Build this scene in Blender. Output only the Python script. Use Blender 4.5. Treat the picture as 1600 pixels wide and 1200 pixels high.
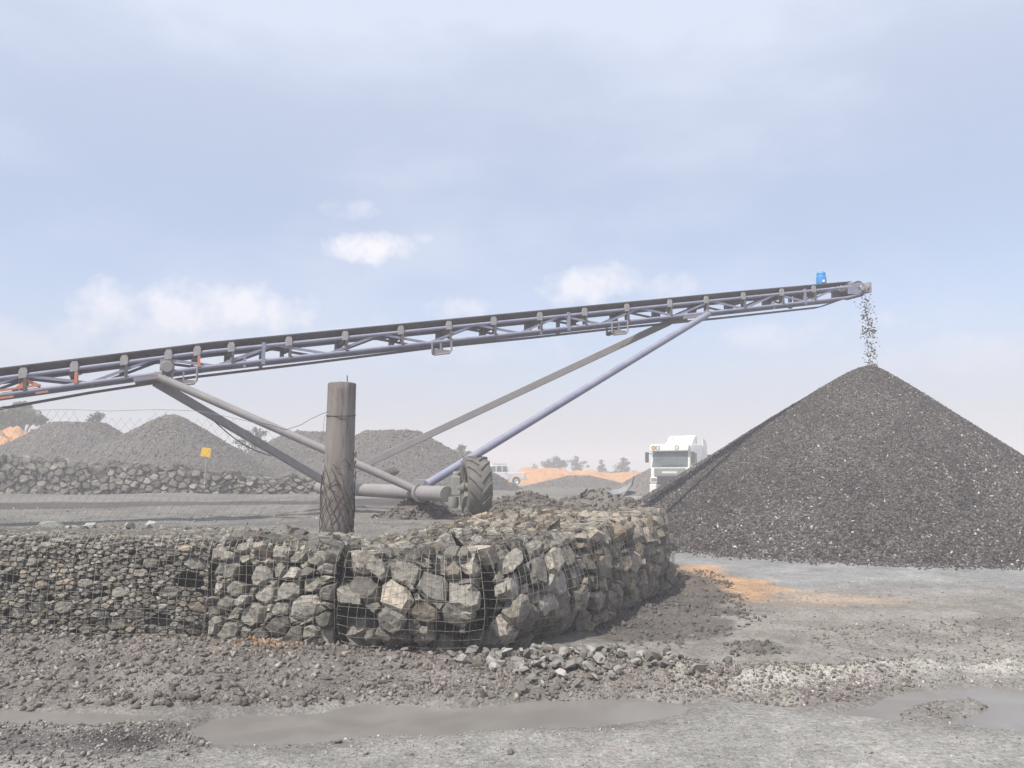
import bpy, bmesh, math, random
import numpy as np
from mathutils import Vector, Matrix, Quaternion

for o in list(bpy.data.objects):
    bpy.data.objects.remove(o)
S = bpy.context.scene
C = S.collection
RNG = random.Random(7)
NR = np.random.RandomState(11)

# ------------------------------------------------------------------ camera, sky, sun, exposure
F, TH, EYE = 1209.0, math.radians(6.37), 1.7          # focal length in pixels of a 1600 wide picture, pitch, eye height
cam = bpy.data.cameras.new('camera'); co = bpy.data.objects.new('camera', cam); C.objects.link(co)
cam.sensor_width = 36; cam.lens = 36 * F / 1600; cam.clip_start = .1; cam.clip_end = 3000
co.location = (0, 0, EYE); co.rotation_euler = (math.pi / 2 + TH, 0, 0)
S.camera = co

SUN = Vector((-0.52, -0.58, 1.10)).normalized()
EL = math.asin(SUN.z); AZ = math.atan2(SUN.x, SUN.y)
sun = bpy.data.lights.new('sun', 'SUN'); sun.energy = 4.8; sun.angle = math.radians(.6); sun.color = (1, .94, .83)
so = bpy.data.objects.new('sun', sun); C.objects.link(so)
so.rotation_euler = SUN.to_track_quat('Z', 'Y').to_euler(); so.location = (-20, -20, 40)

W = bpy.data.worlds.new('World'); S.world = W; W.use_nodes = True
wn, wl = W.node_tree.nodes, W.node_tree.links
wn.clear()
def N(tree, t, **kw):
    n = tree.nodes.new(t)
    for k, v in kw.items():
        setattr(n, k, v)
    return n
WT = W.node_tree
sky = N(WT, 'ShaderNodeTexSky', sky_type='NISHITA', sun_disc=False)
sky.sun_elevation = EL; sky.sun_rotation = AZ; sky.air_density = 1.0; sky.dust_density = 1.5; sky.ozone_density = 1.5; sky.altitude = 1400
def mth(tree, op, a, b=None, c=None, clamp=False):
    n = N(tree, 'ShaderNodeMath', operation=op, use_clamp=clamp)
    for i, x in enumerate((a, b, c)):
        if x is None: continue
        if isinstance(x, (int, float)): n.inputs[i].default_value = x
        else: tree.links.new(x, n.inputs[i])
    return n.outputs[0]
tc = N(WT, 'ShaderNodeTexCoord'); sep = N(WT, 'ShaderNodeSeparateXYZ'); wl.new(tc.outputs['Generated'], sep.inputs[0])
dx, dy_, dz = sep.outputs
# thin veil of high cloud over the whole sky, thicker towards the top of the view
mp = N(WT, 'ShaderNodeMapping'); mp.inputs['Scale'].default_value = (1.0, 1.0, 2.4); wl.new(tc.outputs['Generated'], mp.inputs[0])
nz = N(WT, 'ShaderNodeTexNoise'); nz.inputs['Scale'].default_value = 2.1; nz.inputs['Detail'].default_value = 6; nz.inputs['Roughness'].default_value = .55
wl.new(mp.outputs[0], nz.inputs['Vector'])
veil = N(WT, 'ShaderNodeMapRange', interpolation_type='SMOOTHSTEP'); veil.inputs[1].default_value = .40; veil.inputs[2].default_value = .74
veil.inputs[3].default_value = .52; veil.inputs[4].default_value = .86
wl.new(nz.outputs[0], veil.inputs[0])
hi = N(WT, 'ShaderNodeMapRange', interpolation_type='SMOOTHSTEP'); hi.inputs[1].default_value = .26; hi.inputs[2].default_value = .80
hi.inputs[3].default_value = 0; hi.inputs[4].default_value = .70
wl.new(dz, hi.inputs[0])
veilf = mth(WT, 'ADD', veil.outputs[0], hi.outputs[0], clamp=True)
# cumulus: (pixel x, pixel y, half width, half height, strength)
CUM = [(572, 386, 78, 24, .95), (548, 330, 55, 16, .40), (662, 372, 18, 9, .4), (168, 492, 62, 46, .72), (292, 486, 70, 42, .75), (412, 480, 80, 36, .8),
       (935, 446, 92, 34, .75), (1020, 455, 60, 26, .5), (720, 486, 60, 22, .5), (1260, 520, 150, 26, .4), (1480, 560, 140, 34, .35), (240, 540, 240, 40, .4), (640, 540, 230, 40, .25)]
wv = N(WT, 'ShaderNodeTexNoise'); wv.inputs['Scale'].default_value = 21; wv.inputs['Detail'].default_value = 8; wv.inputs['Roughness'].default_value = .6
wl.new(tc.outputs['Generated'], wv.inputs['Vector'])
wob = mth(WT, 'MULTIPLY', mth(WT, 'SUBTRACT', wv.outputs[0], .5), 4.6)
cum = None
for (px, py, a, b, st) in CUM:
    d = Vector(((px - 800) / F, math.cos(TH) - (600 - py) / F * math.sin(TH), math.sin(TH) + (600 - py) / F * math.cos(TH))).normalized()
    u = mth(WT, 'DIVIDE', mth(WT, 'SUBTRACT', dx, d.x), a / F)
    v = mth(WT, 'DIVIDE', mth(WT, 'SUBTRACT', dz, d.z), b / F)
    r2 = mth(WT, 'ADD', mth(WT, 'MULTIPLY', u, u), mth(WT, 'MULTIPLY', v, v))
    q = mth(WT, 'ADD', mth(WT, 'SUBTRACT', 1.0, r2), wob)
    q = mth(WT, 'MULTIPLY', mth(WT, 'MULTIPLY', q, .8, clamp=True), st * 1.0)
    cum = q if cum is None else mth(WT, 'MAXIMUM', cum, q)
front = mth(WT, 'GREATER_THAN', dy_, 0.0)
cum = mth(WT, 'MULTIPLY', cum, front)
bg = N(WT, 'ShaderNodeBackground'); bg.inputs[1].default_value = .138
m1 = N(WT, 'ShaderNodeMix', data_type='RGBA'); m2 = N(WT, 'ShaderNodeMix', data_type='RGBA')
wl.new(veilf, m1.inputs['Factor']); wl.new(sky.outputs[0], m1.inputs[6]); m1.inputs[7].default_value = (4.42, 4.85, 5.85, 1)
wl.new(cum, m2.inputs['Factor']); wl.new(m1.outputs[2], m2.inputs[6]); m2.inputs[7].default_value = (6.1, 6.0, 6.35, 1)
# dusty air pales the sky all round the horizon
lowf = N(WT, 'ShaderNodeMapRange', interpolation_type='SMOOTHSTEP'); lowf.inputs[1].default_value = 0.0; lowf.inputs[2].default_value = .22
lowf.inputs[3].default_value = .92; lowf.inputs[4].default_value = 0.0; wl.new(dz, lowf.inputs[0])
m3 = N(WT, 'ShaderNodeMix', data_type='RGBA'); wl.new(lowf.outputs[0], m3.inputs['Factor']); wl.new(m2.outputs[2], m3.inputs[6]); m3.inputs[7].default_value = (3.95, 3.86, 4.12, 1)
wl.new(m3.outputs[2], bg.inputs[0])
ow = N(WT, 'ShaderNodeOutputWorld'); wl.new(bg.outputs[0], ow.inputs[0])
W.cycles.sampling_method = 'AUTOMATIC'

S.view_settings.view_transform = 'Standard'; S.view_settings.look = 'None'
S.view_settings.exposure = 0.25; S.view_settings.gamma = 1; S.view_settings.use_curve_mapping = False
S.render.engine = 'CYCLES'
S.cycles.max_bounces = 6; S.cycles.diffuse_bounces = 3; S.cycles.glossy_bounces = 2; S.cycles.volume_bounces = 2; S.cycles.transparent_max_bounces = 8
S.cycles.use_denoising = True
try: S.cycles.denoiser = 'OPENIMAGEDENOISE'
except Exception: pass

HAZE_DENSITY = .0060

# ------------------------------------------------------------------ picture -> place helpers
def ray(px, py):
    x = (px - 800) / F; y = (600 - py) / F
    return Vector((x, math.cos(TH) - y * math.sin(TH), math.sin(TH) + y * math.cos(TH)))
def P(px, py, Y):
    d = ray(px, py); t = Y / d.y
    return Vector((d.x * t, Y, EYE + d.z * t))
def G(px, py, z=0.0):
    d = ray(px, py); t = (z - EYE) / d.z
    return Vector((d.x * t, d.y * t, z))
def lin(r, g, b):
    f = lambda c: (c / 255 / 12.92) if c <= 10 else ((c / 255 + .055) / 1.055) ** 2.4
    return (f(r), f(g), f(b))

# ------------------------------------------------------------------ numpy noise
_tab = np.random.RandomState(3).rand(256, 256)
def vnoise(x, y):
    xi = np.floor(x).astype(int); yi = np.floor(y).astype(int)
    fx = x - xi; fy = y - yi
    fx = fx * fx * (3 - 2 * fx); fy = fy * fy * (3 - 2 * fy)
    a = _tab[xi % 256, yi % 256]; b = _tab[(xi + 1) % 256, yi % 256]
    c = _tab[xi % 256, (yi + 1) % 256]; d = _tab[(xi + 1) % 256, (yi + 1) % 256]
    return (a * (1 - fx) + b * fx) * (1 - fy) + (c * (1 - fx) + d * fx) * fy - .5
def fbm(x, y, s=1.0, o=4, g=.5):
    x = np.asarray(x, float) * s; y = np.asarray(y, float) * s
    r = 0; a = 1
    for i in range(o):
        r = r + a * vnoise(x + 17.3 * i, y - 9.1 * i); x = x * 2.03; y = y * 2.03; a *= g
    return r
def sstep(x, a, b):
    t = np.clip((x - a) / (b - a), 0, 1); return t * t * (3 - 2 * t)
def poly_sd(x, y, poly):
    """signed distance to a polygon, positive inside"""
    x = np.asarray(x, float); y = np.asarray(y, float)
    d = np.full(x.shape, 1e18); ins = np.zeros(x.shape, bool)
    n = len(poly)
    for i in range(n):
        ax, ay = poly[i][0], poly[i][1]; bx, by = poly[(i + 1) % n][0], poly[(i + 1) % n][1]
        ex, ey = bx - ax, by - ay
        t = np.clip(((x - ax) * ex + (y - ay) * ey) / (ex * ex + ey * ey + 1e-12), 0, 1)
        d = np.minimum(d, (x - ax - t * ex) ** 2 + (y - ay - t * ey) ** 2)
        cond = ((ay > y) != (by > y))
        xs = (bx - ax) * (y - ay) / ((by - ay) if abs(by - ay) > 1e-12 else 1e-12) + ax
        ins ^= cond & (x < xs)
    d = np.sqrt(d)
    return np.where(ins, d, -d)
def gpoly(pts, z=0.0):
    return [tuple(G(px, py, z)[:2]) for px, py in pts]

# ------------------------------------------------------------------ object helpers
def tag(o, label=None, cat=None, group=None, kind=None):
    if label: o['label'] = label
    if cat: o['category'] = cat
    if group: o['group'] = group
    if kind: o['kind'] = kind
    return o
def thing(name, label, cat, loc=(0, 0, 0), rz=0.0, group=None):
    o = bpy.data.objects.new(name, None); C.objects.link(o)
    o.location = loc; o.rotation_euler = (0, 0, rz); o.empty_display_size = .2
    return tag(o, label, cat, group)
def link(name, me, mat, parent=None, loc=None):
    o = bpy.data.objects.new(name, me); C.objects.link(o)
    if mat is not None and not me.materials: me.materials.append(mat)
    if parent is not None: o.parent = parent
    if loc is not None: o.location = loc
    return o
class MB:
    """collects shapes; origin is subtracted so that parts sit under a thing placed at that origin"""
    def __init__(s, origin=(0, 0, 0)):
        s.v = []; s.f = []; s.o = Vector(origin)
    def add(s, vs, fs):
        k = len(s.v); s.v += [tuple(Vector(v) - s.o) for v in vs]; s.f += [tuple(i + k for i in f) for f in fs]; return s
    def box(s, c, size, R=None):
        hx, hy, hz = size[0] / 2, size[1] / 2, size[2] / 2
        vs = [Vector((x, y, z)) for x in (-hx, hx) for y in (-hy, hy) for z in (-hz, hz)]
        if R is not None: vs = [R @ v for v in vs]
        c = Vector(c)
        return s.add([c + v for v in vs], [(0, 1, 3, 2), (4, 6, 7, 5), (0, 4, 5, 1), (2, 3, 7, 6), (0, 2, 6, 4), (1, 5, 7, 3)])
    def tube(s, pts, r, n=8, cap=True):
        pts = [Vector(p) for p in pts]; m = len(pts); vs = []
        up = None
        for i, p in enumerate(pts):
            t = (pts[min(i + 1, m - 1)] - pts[max(i - 1, 0)]).normalized()
            if up is None:
                up = Vector((0, 0, 1)) if abs(t.z) < .9 else Vector((1, 0, 0))
            a = t.cross(up).normalized(); b = a.cross(t).normalized(); up = b
            rr = r[i] if isinstance(r, (list, tuple)) else r
            vs += [p + (a * math.cos(2 * math.pi * k / n) + b * math.sin(2 * math.pi * k / n)) * rr for k in range(n)]
        fs = [(i * n + k, i * n + (k + 1) % n, (i + 1) * n + (k + 1) % n, (i + 1) * n + k) for i in range(m - 1) for k in range(n)]
        if cap: fs += [tuple(range(n - 1, -1, -1)), tuple((m - 1) * n + k for k in range(n))]
        return s.add(vs, fs)
    def bar(s, p0, p1, w, h, up=(0, 0, 1)):
        p0 = Vector(p0); p1 = Vector(p1); t = (p1 - p0).normalized(); up = Vector(up)
        a = t.cross(up)
        if a.length < 1e-4: a = t.cross(Vector((1, 0, 0)))
        a.normalize(); b = a.cross(t).normalized()
        vs = [p + a * x * w / 2 + b * y * h / 2 for p in (p0, p1) for x, y in ((-1, -1), (1, -1), (1, 1), (-1, 1))]
        return s.add(vs, [(3, 2, 1, 0), (4, 5, 6, 7)] + [(k, (k + 1) % 4, 4 + (k + 1) % 4, 4 + k) for k in range(4)])
    def prism(s, poly, axis, a0, a1):
        """polygon of 2-D points extruded along an axis between a0 and a1"""
        def pt(p, t):
            return {'x': (t, p[0], p[1]), 'y': (p[0], t, p[1]), 'z': (p[0], p[1], t)}[axis]
        n = len(poly)
        vs = [pt(p, a0) for p in poly] + [pt(p, a1) for p in poly]
        return s.add(vs, [tuple(range(n - 1, -1, -1)), tuple(range(n, 2 * n))] + [(k, (k + 1) % n, n + (k + 1) % n, n + k) for k in range(n)])
    def lathe(s, prof, c, axis, n=32, ref=None):
        """profile of (radius, offset along the axis)"""
        c = Vector(c); t = Vector(axis).normalized(); up = Vector((0, 0, 1)) if abs(t.z) < .9 else Vector((1, 0, 0))
        a = t.cross(up).normalized(); b = a.cross(t); vs = []
        for r, h in prof:
            vs += [c + t * h + (a * math.cos(2 * math.pi * k / n) + b * math.sin(2 * math.pi * k / n)) * r for k in range(n)]
        fs = [(i * n + k, i * n + (k + 1) % n, (i + 1) * n + (k + 1) % n, (i + 1) * n + k) for i in range(len(prof) - 1) for k in range(n)]
        return s.add(vs, fs)
    def mesh(s, name, smooth=False, bevel=0):
        me = bpy.data.meshes.new(name); me.from_pydata(s.v, [], s.f)
        bm = bmesh.new(); bm.from_mesh(me)
        bmesh.ops.recalc_face_normals(bm, faces=bm.faces)
        if bevel:
            bmesh.ops.bevel(bm, geom=[e for e in bm.edges if len(e.link_faces) == 2 and e.calc_face_angle(0) > .5], offset=bevel, segments=2, profile=.5, affect='EDGES')
        bm.to_mesh(me); bm.free()
        if smooth:
            me.polygons.foreach_set('use_smooth', [True] * len(me.polygons))
            me.set_sharp_from_angle(angle=math.radians(40))
        me.update(); return me
    def build(s, name, mat, parent=None, smooth=False, bevel=0):
        return link(name, s.mesh(name, smooth, bevel), mat, parent)
def np_mesh(name, v, f):
    """mesh from numpy vertex (n,3) and face (m,k) arrays"""
    me = bpy.data.meshes.new(name); k = f.shape[1]
    me.vertices.add(len(v)); me.vertices.foreach_set('co', v.astype(np.float32).ravel())
    me.loops.add(f.size); me.loops.foreach_set('vertex_index', f.astype(np.int32).ravel())
    me.polygons.add(len(f)); me.polygons.foreach_set('loop_start', np.arange(0, f.size, k, dtype=np.int32))
    me.polygons.foreach_set('loop_total', np.full(len(f), k, dtype=np.int32))
    me.update(calc_edges=True); return me

# ------------------------------------------------------------------ materials
def material(name):
    m = bpy.data.materials.new(name); m.use_nodes = True
    t = m.node_tree; b = t.nodes['Principled BSDF']
    return m, t, b
def rgba(c): return (c[0], c[1], c[2], 1)
def simple(name, col, rough=.6, metal=0.0, var=.25, scale=6.0, bump=.0, dust=None, dustamt=.35, spec=.4):
    """painted or plain surface with mottled wear and an optional dust film"""
    m, t, b = material(name); L = t.links
    tcn = N(t, 'ShaderNodeTexCoord')
    n1 = N(t, 'ShaderNodeTexNoise'); n1.inputs['Scale'].default_value = scale; n1.inputs['Detail'].default_value = 6; n1.inputs['Roughness'].default_value = .65
    L.new(tcn.outputs['Object'], n1.inputs['Vector'])
    r = N(t, 'ShaderNodeMapRange'); r.inputs[1].default_value = .3; r.inputs[2].default_value = .7; r.inputs[3].default_value = 1 - var; r.inputs[4].default_value = 1 + var
    L.new(n1.outputs[0], r.inputs[0])
    mx = N(t, 'ShaderNodeVectorMath', operation='SCALE'); mx.inputs[0].default_value = col; L.new(r.outputs[0], mx.inputs['Scale'])
    out = mx.outputs[0]
    if dust:
        n2 = N(t, 'ShaderNodeTexNoise'); n2.inputs['Scale'].default_value = scale * .45; n2.inputs['Detail'].default_value = 8; n2.inputs['Roughness'].default_value = .7
        L.new(tcn.outputs['Object'], n2.inputs['Vector'])
        r2 = N(t, 'ShaderNodeMapRange'); r2.inputs[1].default_value = .35; r2.inputs[2].default_value = .65; r2.inputs[3].default_value = max(0, dustamt - .3); r2.inputs[4].default_value = min(1, dustamt + .3)
        L.new(n2.outputs[0], r2.inputs[0])
        k = N(t, 'ShaderNodeMix', data_type='RGBA'); L.new(r2.outputs[0], k.inputs['Factor']); L.new(out, k.inputs[6]); k.inputs[7].default_value = rgba(dust)
        out = k.outputs[2]
    L.new(out, b.inputs['Base Color'])
    b.inputs['Roughness'].default_value = rough; b.inputs['Metallic'].default_value = metal; b.inputs['Specular IOR Level'].default_value = spec
    if bump:
        bp = N(t, 'ShaderNodeBump'); bp.inputs['Strength'].default_value = bump; bp.inputs['Distance'].default_value = .02
        L.new(n1.outputs[0], bp.inputs['Height']); L.new(bp.outputs[0], b.inputs['Normal'])
    return m
def rock(name, cols, scale=9.0, bump=.5, dist=.02, bright=(.7, 1.3), flecks=0.0, rough=.92, broad=0.0):
    """broken stone: every piece takes its own tone between the given colours, with grain and rough relief"""
    m, t, b = material(name); L = t.links
    gi = N(t, 'ShaderNodeNewGeometry'); oi = N(t, 'ShaderNodeObjectInfo')
    h = mth(t, 'FRACT', mth(t, 'ADD', mth(t, 'MULTIPLY', gi.outputs['Random Per Island'], 7.31), mth(t, 'MULTIPLY', oi.outputs['Random'], 3.77)))
    ramp = N(t, 'ShaderNodeValToRGB'); e = ramp.color_ramp.elements
    while len(e) < len(cols): e.new(.5)
    for i, (p, c) in enumerate(cols): e[i].position = p; e[i].color = rgba(c)
    L.new(h, ramp.inputs[0])
    h2 = mth(t, 'FRACT', mth(t, 'MULTIPLY', h, 13.7))
    br = N(t, 'ShaderNodeMapRange'); br.inputs[3].default_value = bright[0]; br.inputs[4].default_value = bright[1]; L.new(h2, br.inputs[0])
    tcn = N(t, 'ShaderNodeTexCoord')
    n1 = N(t, 'ShaderNodeTexNoise'); n1.inputs['Scale'].default_value = scale; n1.inputs['Detail'].default_value = 8; n1.inputs['Roughness'].default_value = .68
    L.new(tcn.outputs['Object'], n1.inputs['Vector'])
    r = N(t, 'ShaderNodeMapRange'); r.inputs[1].default_value = .28; r.inputs[2].default_value = .72; r.inputs[3].default_value = .72; r.inputs[4].default_value = 1.28
    L.new(n1.outputs[0], r.inputs[0])
    f = mth(t, 'MULTIPLY', r.outputs[0], br.outputs[0])
    if flecks:
        h3 = mth(t, 'FRACT', mth(t, 'MULTIPLY', h, 57.3))
        f = mth(t, 'MULTIPLY', f, mth(t, 'ADD', 1.0, mth(t, 'MULTIPLY', mth(t, 'GREATER_THAN', h3, .89), flecks)))
    if broad:
        nb_ = N(t, 'ShaderNodeTexNoise'); nb_.inputs['Scale'].default_value = .55; nb_.inputs['Detail'].default_value = 5; nb_.inputs['Roughness'].default_value = .6
        L.new(tcn.outputs['Object'], nb_.inputs['Vector'])
        rb = N(t, 'ShaderNodeMapRange'); rb.inputs[1].default_value = .32; rb.inputs[2].default_value = .68; rb.inputs[3].default_value = 1 - broad; rb.inputs[4].default_value = 1 + broad
        L.new(nb_.outputs[0], rb.inputs[0]); f = mth(t, 'MULTIPLY', f, rb.outputs[0])
    mx = N(t, 'ShaderNodeVectorMath', operation='SCALE'); L.new(ramp.outputs[0], mx.inputs[0]); L.new(f, mx.inputs['Scale'])
    L.new(mx.outputs[0], b.inputs['Base Color'])
    b.inputs['Roughness'].default_value = rough; b.inputs['Specular IOR Level'].default_value = .25
    if bump:
        vo = N(t, 'ShaderNodeTexVoronoi', feature='F1'); vo.inputs['Scale'].default_value = scale * 1.5
        ws = N(t, 'ShaderNodeVectorMath', operation='ADD'); sc_ = N(t, 'ShaderNodeVectorMath', operation='SCALE'); sc_.inputs['Scale'].default_value = .9 / scale
        L.new(n1.outputs['Color'], sc_.inputs[0]); L.new(tcn.outputs['Object'], ws.inputs[0]); L.new(sc_.outputs[0], ws.inputs[1]); L.new(ws.outputs[0], vo.inputs['Vector'])
        hh_ = mth(t, 'ADD', n1.outputs[0], mth(t, 'MULTIPLY', vo.outputs['Distance'], .55))
        bp = N(t, 'ShaderNodeBump'); bp.inputs['Strength'].default_value = bump; bp.inputs['Distance'].default_value = dist
        L.new(hh_, bp.inputs['Height']); L.new(bp.outputs[0], b.inputs['Normal'])
    return m
M = {}
M['stone'] = rock('gabion stone', [(0, (.200, .186, .166)), (.45, (.250, .234, .208)), (.84, (.30, .276, .240)), (.95, (.28, .225, .170)), (1, (.24, .23, .215))], 10, 1.0, .045, (.62, 1.5))
M['stone_warm'] = rock('rusty gabion stone', [(0, (.195, .178, .155)), (.4, (.24, .215, .182)), (.78, (.28, .238, .188)), (.93, (.33, .26, .18)), (1, (.24, .225, .205))], 10, 1.0, .045, (.62, 1.5))
M['fill'] = rock('shaded stone fill', [(0, (.045, .040, .036)), (1, (.065, .058, .052))], 14, 1, .05, (.8, 1.2))  # darker than the outer stones: shade of the gaps put into the colour
M['far_stone'] = rock('weathered wall stone', [(0, (.13, .115, .108)), (.5, (.175, .16, .148)), (1, (.225, .205, .18))], 4, .8, .05, (.6, 1.35))
M['pale_rock'] = rock('pale boulder stone', [(0, (.36, .36, .33)), (1, (.44, .44, .40))], 8, .8, .03, (.85, 1.1))
M['rubble'] = rock('rubble', [(0, (.145, .125, .115)), (.5, (.18, .16, .145)), (.92, (.215, .195, .172)), (1, (.29, .27, .245))], 16, .7, .012, (.6, 1.35), .5)
M['rubble_pale'] = rock('pale rubble', [(0, (.22, .21, .195)), (.6, (.28, .265, .245)), (1, (.36, .35, .33))], 16, .7, .012, (.7, 1.25), .4)
M['mixed'] = rock('mixed wet gravel', [(0, (.09, .08, .078)), (.5, (.16, .147, .138)), (.8, (.24, .225, .21)), (1, (.36, .345, .32))], 16, .6, .012, (.7, 1.3))
M['aggregate'] = rock('dark aggregate', [(0, (.042, .037, .038)), (.6, (.072, .065, .065)), (1, (.145, .132, .128))], 20, 0, .01, (.4, 1.6), 1.8, .7, .22)
M['old_heap'] = rock('older fine heap', [(0, (.085, .075, .075)), (1, (.095, .085, .084))], 9, 1, .05, (.95, 1.05))
M['far_pile'] = rock('stockpile surface', [(0, (.13, .12, .117)), (1, (.14, .13, .125))], 3.2, 1, .12, (.95, 1.05))
M['dirt'] = rock('dark mud', [(0, (.12, .106, .098)), (.7, (.15, .134, .124)), (1, (.185, .17, .155))], 5, 1, .06, (.8, 1.2))
M['orange'] = rock('orange earth', [(0, (.50, .27, .13)), (1, (.54, .30, .15))], 1.2, 1, .2, (.9, 1.1))
DUST = (.30, .275, .26)
M['steel'] = simple('blue grey painted steel', (.20, .212, .315), .55, 0, .2, 5, .1, (.31, .305, .36), .42)
M['steel_dusty'] = simple('dust covered steel', (.20, .195, .215), .7, 0, .2, 5, .15, (.27, .252, .25), .65)
M['steel_dark'] = simple('dark idler steel', (.07, .066, .074), .7, 0, .3, 8, .1, (.18, .17, .17), .45)
M['zinc'] = simple('pale idler bracket paint', (.36, .35, .37), .6, 0, .25, 14, .1, DUST, .4)
M['orange_paint'] = simple('faded orange paint', (.62, .17, .07), .6, 0, .2, 8, .05, DUST, .25)
M['belt'] = simple('rubber conveyor belt', (.055, .052, .06), .8, 0, .3, 4, .05, (.17, .162, .172), .5)
M['belt_return'] = simple('return belt underside', (.085, .06, .075), .8, 0, .25, 4, .05, (.15, .12, .13), .35)
M['motor'] = simple('bright blue motor paint', (.05, .27, .62), .45, 0, .12, 10)
M['hub'] = simple('greenish grey hub casting', (.17, .185, .155), .65, 0, .2, 8, .1, DUST, .45)
M['tyre'] = simple('dusty tyre rubber', (.06, .056, .052), .85, 0, .25, 6, .1, (.19, .175, .165), .6)
M['wood'] = None
M['wire'] = simple('weathered wire', (.225, .215, .20), .55, .3, .3, 30)
M['wire_dark'] = simple('dark rusty wire', (.07, .058, .05), .7, .2, .3, 30)
M['fence_wire'] = simple('thin galvanised wire', (.24, .24, .24), .6, .2, .2, 30)
M['sign'] = simple('yellow sign paint', (.85, .50, .01), .5, 0, .06, 10)
M['white'] = simple('white truck paint', (.78, .78, .74), .4, 0, .05, 2, 0, (.52, .48, .42), .2)
M['silver'] = simple('silver pickup paint', (.62, .62, .66), .4, .0, .05, 2, 0, (.52, .50, .48), .2)
M['glass'] = simple('dusty dark windscreen glass', (.06, .085, .085), .15, 0, .15, 3, 0, (.20, .23, .22), .3, .6)
M['black'] = simple('black plastic', (.035, .035, .037), .6, 0, .2, 8, 0, (.14, .13, .12), .2)
M['grey_panel'] = simple('grey grille plastic', (.20, .21, .20), .5, 0, .15, 6)
M['lamp'] = simple('clear lamp lens', (.60, .62, .58), .15, 0, .1, 20)
M['amber'] = simple('amber lamp lens', (.62, .38, .06), .2, 0, .1, 20)
M['chrome'] = simple('wheel metal', (.55, .55, .55), .35, .6, .1, 8)
M['galv'] = simple('bent galvanised sheet', (.30, .32, .31), .45, .3, .25, 5, .1, DUST, .35)
M['leaf'] = rock('grey green leaves', [(0, (.045, .062, .035)), (.5, (.075, .098, .055)), (1, (.105, .13, .075))], 3, 0, .01, (.7, 1.3))
M['bark'] = simple('grey bark', (.13, .11, .09), .9, 0, .3, 10, .4)
M['straw'] = simple('dry straw', (.34, .31, .25), .9, 0, .25, 10)

# ------------------------------------------------------------------ layout of the gabion wall (front foot line)
WB = .06
pA = Vector((-7.2, G(0, 1003, WB).y + .05)); pA0 = Vector((G(-110, 1003, WB).x, pA.y))
pL = Vector(G(318, 1003, WB)[:2])
pB = Vector(G(521, 1020, WB)[:2]); pC = Vector(G(764, 1034)[:2]); pD = Vector(G(918, 990)[:2]); pE = Vector(G(972, 962)[:2]); pF = Vector(G(1052, 918)[:2])
YARD = [(-300, pA.y), tuple(pA), tuple(pB), tuple(pC), tuple(pD), tuple(pE), tuple(pF), (2.75, 13.2), (3.1, 16), (3.6, 22), (5.5, 40), (3, 70), (-300, 70)]
PILE_C = P(1357, 573, 21.7); PILE_H = PILE_C.z
PILE_R = 21.7 - G(1357, 884).y

# puddles in picture pixels
PUD = [[(296, 1135), (330, 1117), (420, 1111), (500, 1109), (575, 1094), (690, 1101), (760, 1098), (830, 1086), (950, 1084), (1040, 1090), (1110, 1094), (1075, 1110), (930, 1124), (770, 1134), (620, 1143), (500, 1155), (400, 1160), (320, 1158)],
       [(-60, 1100), (60, 1104), (130, 1106), (225, 1112), (262, 1120), (160, 1127), (60, 1123), (-60, 1126)],
       [(1300, 1112), (1370, 1090), (1430, 1072), (1520, 1066), (1680, 1072), (1700, 1128), (1600, 1138), (1500, 1124), (1400, 1118)]]
PUDG = [gpoly(p) for p in PUD]
WATER_Z = -.030
ISLE = gpoly([(1395, 1108), (1450, 1092), (1520, 1088), (1545, 1100), (1490, 1118), (1420, 1122)])
BANK = gpoly([(-300, 1000), (520, 1012), (760, 1030), (1010, 1030), (1150, 1068), (1090, 1080), (900, 1084), (760, 1092), (560, 1088), (300, 1104), (-300, 1096)])
HEAPG = G(905, 1052)

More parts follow.
